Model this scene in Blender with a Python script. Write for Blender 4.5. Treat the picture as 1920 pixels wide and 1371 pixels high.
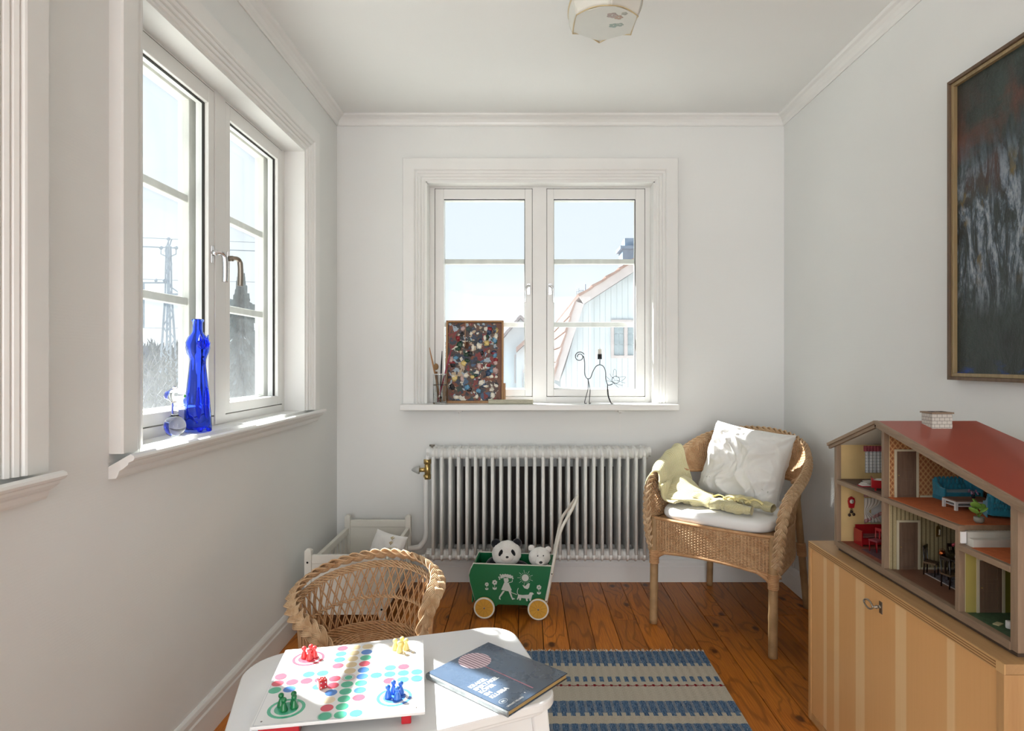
import bpy, math, random
from mathutils import Vector, Matrix, noise, Euler
for o in list(bpy.data.objects): bpy.data.objects.remove(o)
S = bpy.context.scene
COL = S.collection
PI = math.pi
R = math.radians
random.seed(7)
# ---------------------------------------------------------------- camera
FPX, CX, CY, EYE = 1180.0, 985.0, 678.0, 1.144
cd = bpy.data.cameras.new('camera'); cam = bpy.data.objects.new('camera', cd); COL.objects.link(cam)
cam.location = (0, 0, EYE); cam.rotation_euler = (R(90), 0, 0)
cd.sensor_width = 36; cd.lens = FPX/1920*36
cd.shift_x = -(CX-960)/1920; cd.shift_y = -(685.5-CY)/1920
cd.clip_start = .02; cd.clip_end = 500
S.camera = cam
# ---------------------------------------------------------------- light
S.view_settings.view_transform = 'Standard'; S.view_settings.look = 'None'
S.view_settings.gamma = 1; S.view_settings.use_curve_mapping = False
S.view_settings.exposure = 0.32
w = bpy.data.worlds.new('sky'); S.world = w; w.use_nodes = True
nt = w.node_tree; nt.nodes.clear()
geo = nt.nodes.new('ShaderNodeTexCoord'); sep = nt.nodes.new('ShaderNodeSeparateXYZ')
rmp = nt.nodes.new('ShaderNodeValToRGB'); bg = nt.nodes.new('ShaderNodeBackground'); out = nt.nodes.new('ShaderNodeOutputWorld')
nt.links.new(geo.outputs['Generated'], sep.inputs[0]); nt.links.new(sep.outputs['Z'], rmp.inputs[0])
nt.links.new(rmp.outputs[0], bg.inputs[0]); nt.links.new(bg.outputs[0], out.inputs[0])
e = rmp.color_ramp.elements
e[0].position = 0.0; e[0].color = (.93, .965, 1, 1)
e[1].position = 1.0; e[1].color = (.50, .68, .95, 1)
k = e.new(.22); k.color = (.90, .95, 1.0, 1)
k = e.new(.55); k.color = (.80, .89, 1.0, 1)
bg.inputs[1].default_value = .86
SUN_E = 40.7
sd = bpy.data.lights.new('sun', 'SUN'); sun = bpy.data.objects.new('sun', sd); COL.objects.link(sun)
hd = Vector((.8055, -.5926, 0)); dv = (hd*math.cos(R(SUN_E)) + Vector((0, 0, -math.sin(R(SUN_E)))))
sun.rotation_euler = dv.to_track_quat('-Z', 'Y').to_euler()
sd.energy = 19.0; sd.angle = R(.8); sd.color = (1, .965, .92)
# soft fill lights added behind the camera to brighten the room
def area(name, loc, tgt, sx, sy, power, col):
    ld = bpy.data.lights.new(name, 'AREA'); lo = bpy.data.objects.new(name, ld); COL.objects.link(lo)
    ld.shape = 'RECTANGLE'; ld.size = sx; ld.size_y = sy; ld.energy = power; ld.color = col
    lo.location = loc; lo.rotation_euler = (Vector(tgt)-Vector(loc)).to_track_quat('-Z', 'Y').to_euler()
area('rear_fill_light', (.18, -4.9, 1.25), (.35, 3.2, 1.20), 2.1, 2.2, 85, (.93, .965, 1))
area('side_fill_light', (-.96, -1.1, 1.45), (1.2, .3, 1.35), 1.5, 1.15, 16, (.93, .965, 1))  # added fill from the left, no window stands here

# ---------------------------------------------------------------- mesh builder
class MB:
    def __init__(s, m=None):
        s.v = []; s.f = []; s.s = []; s.m = m or Matrix.Identity(4)
    def add(s, vs, fs, sm=False):
        o = len(s.v); m = s.m
        s.v += [tuple(m @ Vector(p)) for p in vs]
        s.f += [tuple(i+o for i in f) for f in fs]; s.s += [sm]*len(fs)
        return s
    def box(s, x0, y0, z0, x1, y1, z1):
        x0, x1 = min(x0, x1), max(x0, x1); y0, y1 = min(y0, y1), max(y0, y1); z0, z1 = min(z0, z1), max(z0, z1)
        return s.add([(x0,y0,z0),(x1,y0,z0),(x1,y1,z0),(x0,y1,z0),(x0,y0,z1),(x1,y0,z1),(x1,y1,z1),(x0,y1,z1)],
            [(0,3,2,1),(4,5,6,7),(0,1,5,4),(1,2,6,5),(2,3,7,6),(3,0,4,7)])
    def bar(s, a, b, w, h, up=(0,0,1)):
        a, b = Vector(a), Vector(b); t = (b-a).normalized(); u = Vector(up)
        if abs(t.dot(u)) > .99: u = Vector((0,1,0))
        x = t.cross(u).normalized(); y = x.cross(t)
        vs = [p + x*sx*w/2 + y*sy*h/2 for p in (a,b) for sx,sy in ((-1,-1),(1,-1),(1,1),(-1,1))]
        return s.add(vs, [(0,1,2,3),(7,6,5,4),(0,4,5,1),(1,5,6,2),(2,6,7,3),(3,7,4,0)])
    def tube(s, path, r, n=6, closed=False, sm=True, flat=1.0, up=None):
        P = [Vector(p) for p in path]; L = len(P)
        if L < 2: return s
        rr = r if hasattr(r, '__len__') else [r]*L
        vs = []; fs = []; nr = None
        for i in range(L):
            a = P[(i-1) % L] if (closed or i) else P[0]; b = P[(i+1) % L] if (closed or i < L-1) else P[-1]
            t = b-a
            t = t.normalized() if t.length > 1e-9 else Vector((0,0,1))
            if up is not None: nr = Vector(up) - t*t.dot(Vector(up))
            elif nr is None: nr = t.orthogonal()
            else: nr = nr - t*nr.dot(t)
            if nr.length < 1e-6: nr = t.orthogonal()
            nr = nr.normalized(); bn = t.cross(nr)
            for k in range(n):
                c = 2*PI*k/n
                vs.append(P[i] + bn*math.cos(c)*rr[i] + nr*math.sin(c)*rr[i]*flat)
        m = L if closed else L-1
        for i in range(m):
            j = (i+1) % L
            for k in range(n):
                k2 = (k+1) % n
                fs.append((i*n+k, i*n+k2, j*n+k2, j*n+k))
        if not closed:
            fs.append(tuple(range(n-1,-1,-1))); fs.append(tuple((L-1)*n+k for k in range(n)))
        return s.add(vs, fs, sm)
    def lathe(s, pr, n=24, c=(0,0,0), sx=1, sy=1, axis='z', sm=True):
        vs = []; fs = []; L = len(pr)
        for r, z in pr:
            for k in range(n):
                a = 2*PI*k/n; x, y = r*math.cos(a)*sx, r*math.sin(a)*sy
                p = (x,y,z) if axis == 'z' else ((z,x,y) if axis == 'x' else (y,z,x))
                vs.append((p[0]+c[0], p[1]+c[1], p[2]+c[2]))
        for i in range(L-1):
            for k in range(n):
                k2 = (k+1) % n; fs.append((i*n+k, i*n+k2, (i+1)*n+k2, (i+1)*n+k))
        fs.append(tuple(range(n-1,-1,-1))); fs.append(tuple((L-1)*n+k for k in range(n)))
        return s.add(vs, fs, sm)
    def cyl(s, a, b, r, n=16, r2=None):
        return s.tube([a, b], [r, r if r2 is None else r2], n)
    def prism(s, poly, t0, t1, axis='z'):
        n = len(poly); f = {'z': lambda a,b,t: (a,b,t), 'y': lambda a,b,t: (a,t,b), 'x': lambda a,b,t: (t,a,b)}[axis]
        vs = [f(a,b,t0) for a,b in poly] + [f(a,b,t1) for a,b in poly]
        ar = sum(poly[i][0]*poly[(i+1)%n][1]-poly[(i+1)%n][0]*poly[i][1] for i in range(n))
        fl = (ar > 0) != (axis == 'y')
        if t1 < t0: fl = not fl
        fs = [tuple(range(n-1,-1,-1)), tuple(range(n, 2*n))] + [(i, (i+1)%n, n+(i+1)%n, n+i) for i in range(n)]
        if not fl: fs = [tuple(reversed(q)) for q in fs]
        return s.add(vs, fs)
    def blob(s, c, r, n=16, nz=0, sc=8, seed=0, m=None, pw=1):
        if not hasattr(r, '__len__'): r = (r,r,r)
        H = max(6, n*2//3); vs = []; fs = []
        for i in range(H+1):
            ph = PI*i/H
            for k in range(n):
                a = 2*PI*k/n; d = Vector((math.sin(ph)*math.cos(a), math.sin(ph)*math.sin(a), math.cos(ph)))
                if pw != 1: d = Vector([math.copysign(abs(q)**pw, q) for q in d])
                q = 1 + (nz*noise.noise(d*sc*.3 + Vector((seed,seed*2,0))) if nz else 0)
                p = Vector((d.x*r[0]*q, d.y*r[1]*q, d.z*r[2]*q))
                if m: p = m @ p
                vs.append(p + Vector(c))
        for i in range(H):
            for k in range(n):
                k2 = (k+1) % n; fs.append((i*n+k, (i+1)*n+k, (i+1)*n+k2, i*n+k2))
        return s.add(vs, fs, True)
    def grid(s, fn, nu, nv, sm=True, wrap=False):
        vs = [fn(i/nu, j/nv) for j in range(nv+1) for i in range(nu+1)]
        fs = [(j*(nu+1)+i, j*(nu+1)+i+1, (j+1)*(nu+1)+i+1, (j+1)*(nu+1)+i) for j in range(nv) for i in range(nu)]
        return s.add(vs, fs, sm)
    def sweepframe(s, prof, pts):
        """prof [(a,b)], pts(a,b)->list of 3D; joins consecutive profile points along the path"""
        rows = [pts(a,b) for a,b in prof]; L = len(rows[0]); vs = [p for r in rows for p in r]; fs = []
        for i in range(len(rows)-1):
            for k in range(L-1): fs.append((i*L+k, i*L+k+1, (i+1)*L+k+1, (i+1)*L+k))
        return s.add(vs, fs)
    def build(s, name, mt, parent=None, bev=0, label=None, kind=None, loc=None, thick=0, sub=0):
        me = bpy.data.meshes.new(name); me.from_pydata([tuple(p) for p in s.v], [], s.f); me.update()
        me.polygons.foreach_set('use_smooth', s.s)
        if mt: me.materials.append(mt)
        o = bpy.data.objects.new(name, me); COL.objects.link(o)
        if parent: o.parent = parent
        if loc: o.location = loc
        if thick:
            q = o.modifiers.new('thickness', 'SOLIDIFY'); q.thickness = thick; q.offset = 0
        if bev:
            q = o.modifiers.new('bevel', 'BEVEL'); q.width = bev; q.segments = 2; q.limit_method = 'ANGLE'; q.angle_limit = R(40)
        if sub:
            q = o.modifiers.new('subdivision', 'SUBSURF'); q.levels = sub; q.render_levels = sub
        if label: o['label'] = label
        if kind: o['kind'] = kind
        return o
def thing(name, label, cat, loc=(0,0,0), rz=0, group=None):
    o = bpy.data.objects.new(name, None); COL.objects.link(o); o.empty_display_size = .05
    o.location = loc; o.rotation_euler = (0,0,rz); o['label'] = label; o['category'] = cat
    if group: o['group'] = group
    return o
def tag(o, label, cat, group=None):
    o['label'] = label; o['category'] = cat
    if group: o['group'] = group
    return o
def copy_tree(o, parent=None):
    c = o.copy(); COL.objects.link(c); c.parent = parent
    for ch in [q for q in list(COL.objects) if q.parent == o]: copy_tree(ch, c)
    return c
def shape(root):
    return root
def catmull(pts, n=8, closed=False):
    P = [Vector(p) for p in pts]; L = len(P); o = []
    rng = range(L if closed else L-1)
    for i in rng:
        if closed: a,b,c,d = P[(i-1)%L],P[i],P[(i+1)%L],P[(i+2)%L]
        else: a = P[max(i-1,0)]; b = P[i]; c = P[i+1]; d = P[min(i+2,L-1)]
        for k in range(n):
            t = k/n
            o.append(.5*((2*b)+(c-a)*t+(2*a-5*b+4*c-d)*t*t+(3*b-a-3*c+d)*t**3))
    if not closed: o.append(P[-1].copy())
    return o
def resample(P, n):
    L = [0]
    for i in range(1, len(P)): L.append(L[-1]+(P[i]-P[i-1]).length)
    T = L[-1]; o = []; j = 0
    for i in range(n+1):
        s = T*i/n
        while j < len(L)-2 and L[j+1] < s: j += 1
        q = (s-L[j])/max(1e-9, L[j+1]-L[j]); o.append(P[j].lerp(P[j+1], min(1,max(0,q))))
    return o, T
def text_mesh(body, size, ext=.0002, bold=0.0, align='LEFT', spacing=1.0):
    cu = bpy.data.curves.new('t', 'FONT'); cu.body = body; cu.size = size; cu.extrude = ext; cu.offset = bold
    cu.align_x = align; cu.space_character = spacing; cu.resolution_u = 3
    ob = bpy.data.objects.new('t', cu); COL.objects.link(ob)
    dg = bpy.context.evaluated_depsgraph_get(); dg.update()
    me = bpy.data.meshes.new_from_object(ob.evaluated_get(dg)); bpy.data.objects.remove(ob)
    return [v.co.copy() for v in me.vertices], [tuple(p.vertices) for p in me.polygons]
# ---------------------------------------------------------------- materials
def rgb(h):
    h = h.lstrip('#'); c = [int(h[i:i+2], 16)/255 for i in (0,2,4)]
    return tuple(((x+.055)/1.055)**2.4 if x > .04045 else x/12.92 for x in c)
class NT:
    def __init__(s, name):
        s.m = bpy.data.materials.new(name); s.m.use_nodes = True; s.t = s.m.node_tree
        s.b = s.t.nodes['Principled BSDF']; s.o = s.t.nodes['Material Output']
    def n(s, typ, **kw):
        q = s.t.nodes.new(typ)
        for k_, v_ in kw.items():
            if k_.startswith('i_'):
                key = k_[2:].replace('_', ' ')
                key = int(key) if key.isdigit() else key
                if isinstance(v_, bpy.types.NodeSocket): s.t.links.new(v_, q.inputs[key])
                else: q.inputs[key].default_value = v_
            else: setattr(q, k_, v_)
        return q
    def l(s, a, b): s.t.links.new(a, b)
    def co(s, scale=(1,1,1), kind='Object', loc=(0,0,0), rot=(0,0,0)):
        c = s.n('ShaderNodeTexCoord'); m = s.n('ShaderNodeMapping')
        m.inputs['Scale'].default_value = scale; m.inputs['Location'].default_value = loc; m.inputs['Rotation'].default_value = rot
        s.l(c.outputs[kind], m.inputs[0]); return m.outputs[0]
    def noise(s, vec, scale=5, detail=3, rough=.5, dist=0):
        q = s.n('ShaderNodeTexNoise'); s.l(vec, q.inputs['Vector'])
        q.inputs['Scale'].default_value = scale; q.inputs['Detail'].default_value = detail
        q.inputs['Roughness'].default_value = rough; q.inputs['Distortion'].default_value = dist
        return q.outputs['Fac']
    def ramp(s, f, stops, interp='LINEAR'):
        q = s.n('ShaderNodeValToRGB'); s.l(f, q.inputs[0]); q.color_ramp.interpolation = interp
        el = q.color_ramp.elements
        for i, (p, c) in enumerate(stops):
            c = (c,c,c) if not hasattr(c, '__len__') else c
            if i < 2: x = el[i]; x.position = p
            else: x = el.new(p)
            x.color = (*c[:3], 1)
        return q.outputs[0]
    def mix(s, f, a, b, mode='MIX'):
        q = s.n('ShaderNodeMix', data_type='RGBA', blend_type=mode)
        for v_, k_ in ((f,0),(a,6),(b,7)):
            if isinstance(v_, bpy.types.NodeSocket): s.l(v_, q.inputs[k_])
            elif k_ == 0: q.inputs[0].default_value = v_
            else: q.inputs[k_].default_value = (*v_[:3], 1)
        return q.outputs[2]
    def math(s, op, a, b=0, c=0, clamp=False):
        q = s.n('ShaderNodeMath', operation=op, use_clamp=clamp)
        for i, v_ in enumerate((a,b,c)):
            if isinstance(v_, bpy.types.NodeSocket): s.l(v_, q.inputs[i])
            else: q.inputs[i].default_value = v_
        return q.outputs[0]
    def sep(s, vec):
        q = s.n('ShaderNodeSeparateXYZ'); s.l(vec, q.inputs[0]); return q.outputs
    def col(s, c):
        if isinstance(c, bpy.types.NodeSocket): s.l(c, s.b.inputs['Base Color'])
        else: s.b.inputs['Base Color'].default_value = (*c[:3], 1)
        return s
    def bump(s, h, st=.3, dist=.002):
        q = s.n('ShaderNodeBump'); s.l(h, q.inputs['Height']); q.inputs['Strength'].default_value = st; q.inputs['Distance'].default_value = dist
        s.l(q.outputs[0], s.b.inputs['Normal']); return s
    def set(s, rough=None, metal=None, spec=None, trans=None, ior=None, sheen=None, coat=None, alpha=None, sss=None):
        for k_, v_ in (('Roughness',rough),('Metallic',metal),('Specular IOR Level',spec),('Transmission Weight',trans),('IOR',ior),('Sheen Weight',sheen),('Coat Weight',coat),('Alpha',alpha)):
            if v_ is not None:
                if isinstance(v_, bpy.types.NodeSocket): s.l(v_, s.b.inputs[k_])
                else: s.b.inputs[k_].default_value = v_
        return s
def M(name, c, rough=.5, metal=0, var=.06, vs=9, bump=0, bs=90, stretch=(1,1,1), **kw):
    c = rgb(c) if isinstance(c, str) else c
    t = NT(name); v = t.co(stretch)
    f = t.noise(v, vs, 3)
    t.col(t.mix(t.ramp(f, [(.3,0.),(.7,1.)]), tuple(x*(1-var) for x in c), tuple(min(1,x*(1+var)) for x in c)))
    t.set(rough=rough, metal=metal, **kw)
    if bump: t.bump(t.noise(v, bs, 2), bump)
    return t.m
def wood(name, c1, c2, axis='x', scale=1.0, rough=.45, bump=.08, rnd=.15):
    c1, c2 = rgb(c1), rgb(c2); t = NT(name)
    st = {'x': (1.2,16,16), 'y': (16,1.2,16), 'z': (16,16,1.2)}[axis]
    v = t.co(tuple(q*scale for q in st)); f = t.noise(v, 2.2, 5, .6, .6); g = t.noise(v, 14, 3, .6)
    col = t.mix(t.ramp(f, [(.3,0.),(.7,1.)]), c1, c2); col = t.mix(t.math('MULTIPLY', g, .35), col, tuple(x*.75 for x in c1))
    oi = t.n('ShaderNodeObjectInfo'); hs = t.n('ShaderNodeHueSaturation'); t.l(col, hs.inputs['Color'])
    t.l(t.math('MULTIPLY_ADD', oi.outputs['Random'], rnd, 1-rnd/2), hs.inputs['Value'])
    t.col(hs.outputs[0]).set(rough=rough); t.bump(g, bump, .001); return t.m
def wall_mat():
    t = NT('white_wallpaper'); v = t.co((1,1,1)); z = t.sep(v)[2]
    ribs = t.math('SINE', t.math('MULTIPLY', z, 900)); n1 = t.noise(v, 150, 3, .6); n0 = t.noise(v, 1.3, 3)
    t.col(t.mix(t.ramp(n0, [(.3,0.),(.75,1.)]), (.80,.805,.785), (.835,.84,.82)))
    t.bump(t.math('ADD', t.math('MULTIPLY', ribs, .12), n1), .15, .0012).set(rough=.75, spec=.25); return t.m
MAT = {}
MAT['wall'] = wall_mat()
MAT['ceiling'] = M('ceiling_paint', (.85,.855,.835), .8, var=.012, vs=2, spec=.2)
MAT['trim'] = M('white_gloss_paint', (.83,.825,.80), .32, var=.02, vs=6, bump=.04, bs=40)
MAT['oldtrim'] = M('weathered_white_paint', (.78,.78,.72), .55, var=.10, vs=20, bump=.3, bs=70, stretch=(1,1,.3))
MAT['white'] = M('white_lacquer', (.86,.86,.85), .25, var=.01, coat=.3)
MAT['enamel'] = M('radiator_enamel', (.84,.84,.81), .4, var=.03, vs=12)
MAT['black'] = M('black_iron', (.012,.013,.016), .45, var=.2)
MAT['gap'] = M('dark_gap', (.03,.028,.025), .9)
MAT['chrome'] = M('chrome', (.75,.76,.78), .12, 1, var=.02)
MAT['brass'] = M('brass', (.55,.40,.16), .3, 1, var=.1)
MAT['steel'] = M('aged_steel', (.32,.29,.25), .35, 1, var=.15)
def glass_mat(name, dust=.03, dcol=(.9,.93,.95), low=0, sc=3):
    t = NT(name); t.t.nodes.remove(t.b)
    tr = t.n('ShaderNodeBsdfTransparent'); tr.inputs[0].default_value = (.97,.985,.99,1)
    gl = t.n('ShaderNodeBsdfGlossy'); gl.inputs['Roughness'].default_value = .02
    lw = t.n('ShaderNodeLayerWeight'); fac = t.math('MULTIPLY_ADD', t.math('POWER', lw.outputs['Facing'], 5), .45, .006)
    m1 = t.n('ShaderNodeMixShader'); t.l(fac, m1.inputs[0]); t.l(tr.outputs[0], m1.inputs[1]); t.l(gl.outputs[0], m1.inputs[2])
    df = t.n('ShaderNodeBsdfTranslucent'); df.inputs[0].default_value = (*dcol, 1)
    v = t.co((1,1,.45)); z = t.sep(t.co((1,1,1)))[2]
    f = t.noise(v, sc, 8, .72, .6)
    d = t.math('MULTIPLY', t.ramp(f, [(.35,.25),(.7,1.)]), dust)
    if low:
        g = t.n('ShaderNodeMapRange'); t.l(z, g.inputs[0]); g.inputs[1].default_value = 1.4; g.inputs[2].default_value = .95; g.inputs[3].default_value = 0; g.inputs[4].default_value = low
        d = t.math('ADD', d, t.math('MULTIPLY', g.outputs[0], t.ramp(f, [(.3,.45),(.65,1.)])))
    m2 = t.n('ShaderNodeMixShader'); t.l(d, m2.inputs[0]); t.l(m1.outputs[0], m2.inputs[1]); t.l(df.outputs[0], m2.inputs[2])
    t.l(m2.outputs[0], t.o.inputs[0]); return t.m
MAT['pane'] = glass_mat('window_glass', .012)
MAT['dusty'] = glass_mat('dusty_window_glass', .022, low=.055)
MAT['clear'] = NT('clear_glass').col((1,1,1)).set(rough=.0, trans=1, ior=1.47).m
MAT['blueglass'] = NT('cobalt_glass').col((.19,.31,1.0)).set(rough=.02, trans=1, ior=1.25).m

# ---------------------------------------------------------------- room shell
XL, XR, YB, HC, Y0 = -.981, 1.347, 3.278, 2.42, -5.0
WT = .20
Z0, Z1, OW = .926, 2.080, 1.19
def wall_with_holes(name, length, holes, loc, rz):
    """local x along the wall, y outward, holes = [x0] of width OW; boxes with real thickness"""
    mb = MB(); x = 0
    for h in sorted(holes):
        a, b = max(0,h), h+OW
        if a > x: mb.box(x, 0, -.05, a, WT, HC+.05)
        mb.box(a, 0, -.05, b, WT, Z0-.03); mb.box(a, 0, Z1, b, WT, HC+.05); x = b
    mb.box(x, 0, -.05, length, WT, HC+.05)
    o = mb.build(name, MAT['wall'], kind='structure'); o.location = loc; o.rotation_euler = (0,0,rz); return o
LW = [1.60, -.05]            # world Y where the two left openings start
wall_with_holes('wall_left', YB-Y0, [y-Y0 for y in LW], (XL, Y0, 0), R(90))
BWX = -.517
wall_with_holes('wall_back', XR-XL, [BWX-XL], (XL, YB, 0), 0)
MB().box(XR, Y0, -.05, XR+WT, YB+WT, HC+.05).build('wall_right', MAT['wall'], kind='structure')
MB().box(XL-WT, Y0-.1, -.05, XR+WT, Y0, HC+.05).build('wall_front', MAT['wall'], kind='structure')
MB().box(XL-WT, YB, -.05, XL-.0005, YB+WT, HC+.05).build('wall_corner', MAT['wall'], kind='structure')
MB().box(XL-WT, Y0, HC, XR+WT, YB+WT, HC+.12).build('ceiling', MAT['ceiling'], kind='structure')
# floor of pine planks
def floor_mat():
    t = NT('varnished_pine'); oi = t.n('ShaderNodeObjectInfo'); c = t.n('ShaderNodeTexCoord')
    off = t.n('ShaderNodeVectorMath', operation='MULTIPLY_ADD'); cb = t.n('ShaderNodeCombineXYZ')
    t.l(oi.outputs['Random'], cb.inputs[0]); t.l(oi.outputs['Random'], cb.inputs[1])
    off.inputs[1].default_value = (37,61,0); t.l(cb.outputs[0], off.inputs[0]); t.l(c.outputs['Object'], off.inputs[2])
    def mp(sc):
        m = t.n('ShaderNodeMapping'); m.inputs['Scale'].default_value = sc; t.l(off.outputs[0], m.inputs[0]); return m.outputs[0]
    # knots: sparse voronoi cells warp the grain around them
    vo = t.n('ShaderNodeTexVoronoi', voronoi_dimensions='2D'); t.l(mp((4.6,2.6,1)), vo.inputs['Vector']); vo.inputs['Scale'].default_value = 1; vo.inputs['Randomness'].default_value = 1
    kd = t.math('ADD', vo.outputs['Distance'], t.math('MULTIPLY', t.noise(mp((20,20,1)), 2, 2), .06))
    knot = t.ramp(kd, [(.065,1.),(.11,0.)])
    halo = t.ramp(kd, [(.0,1.),(.36,0.)])
    base = t.noise(mp((3.4,.42,1)), 2.6, 2, .4, .15)
    w_ = t.math('ADD', t.math('MULTIPLY', base, 8), t.math('MULTIPLY', halo, 2.0))
    ring = t.math('SINE', t.math('MULTIPLY', w_, 6.2)); ring = t.ramp(ring, [(.0,0.),(.6,.12),(1.,1.)])
    fib = t.noise(mp((90,2.5,1)), 3, 4, .6)
    col = t.mix(t.ramp(fib, [(.3,0.),(.7,1.)]), rgb('#9a5626'), rgb('#c27d3e'))
    col = t.mix(t.math('MULTIPLY', ring, .48), col, rgb('#5f3212'))
    col = t.mix(t.math('MULTIPLY', knot, .85), col, rgb('#351a0b'))
    hs = t.n('ShaderNodeHueSaturation'); t.l(col, hs.inputs['Color']); t.l(t.math('MULTIPLY_ADD', oi.outputs['Random'], .62, .74), hs.inputs['Value'])
    hs.inputs['Saturation'].default_value = 1.05
    t.col(hs.outputs[0]).set(rough=t.math('MULTIPLY_ADD', fib, .15, .32), coat=.05, spec=.35); t.bump(t.math('ADD', fib, t.math('MULTIPLY', ring, .3)), .12, .001)
    return t.m
fl = MB().box(XL-.1, Y0, -.06, XR+.1, YB+.05, -.018).build('floor', MAT['gap'], kind='structure')
fm = floor_mat(); PWD = .1043; x = XL+.012; rr = random.Random(3); row = 0
while x < XR:
    x1 = min(x+PWD, XR); g = .0016 + .0016*rr.random()
    cuts = [Y0, rr.uniform(-2.4,-1.4), rr.uniform(.2,1.0), YB]
    if row % 4 == 1: cuts = [Y0, rr.uniform(-.6,.2), rr.uniform(2.75,2.95), YB]
    if row == 20: cuts = [Y0, .4, 2.84, YB]
    for a, b in zip(cuts, cuts[1:]):
        MB().box(-(x1-x)/2+g/2, a-(a+b)/2+.0008, -.018, (x1-x)/2-g/2, b-(a+b)/2-.0008, 0).build('floor_plank', fm, fl, bev=.0012, loc=((x+x1)/2, (a+b)/2, -.0006*rr.random()))
    x = x1; row += 1
# baseboards
def baseboard(name, length, loc, rz):
    mb = MB(); pr = [(0,0),(.016,0),(.016,.078),(.013,.084),(.013,.098),(.009,.108),(.004,.114),(0,.114)]
    mb.prism([(-a, b) for a,b in pr], 0, length, 'x')
    o = mb.build(name, MAT['trim'], kind='structure'); o.location = loc; o.rotation_euler = (0,0,rz); return o
baseboard('baseboard_left', YB-Y0-.001, (XL, Y0, 0), R(90))
baseboard('baseboard_back', XR-XL-.034, (XL+.017, YB, 0), 0)
baseboard('baseboard_right', YB-Y0-.001, (XR, YB, 0), R(-90))
def cornice(name, length, loc, rz):
    pr = [(0,0),(0,-.048),(.006,-.050),(.010,-.044),(.012,-.034),(.020,-.022),(.032,-.013),(.044,-.009),(.048,-.005),(.050,0)]
    mb = MB().prism([(-a, HC+b) for a,b in pr], 0, length, 'x')
    o = mb.build(name, MAT['trim'], kind='structure'); o.location = loc; o.rotation_euler = (0,0,rz); return o
cornice('trim_1', YB-Y0, (XL, Y0, 0), R(90)); cornice('trim_2', XR-XL-.002, (XL+.001, YB, 0), 0); cornice('trim_3', YB-Y0, (XR, YB, 0), R(-90))
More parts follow.
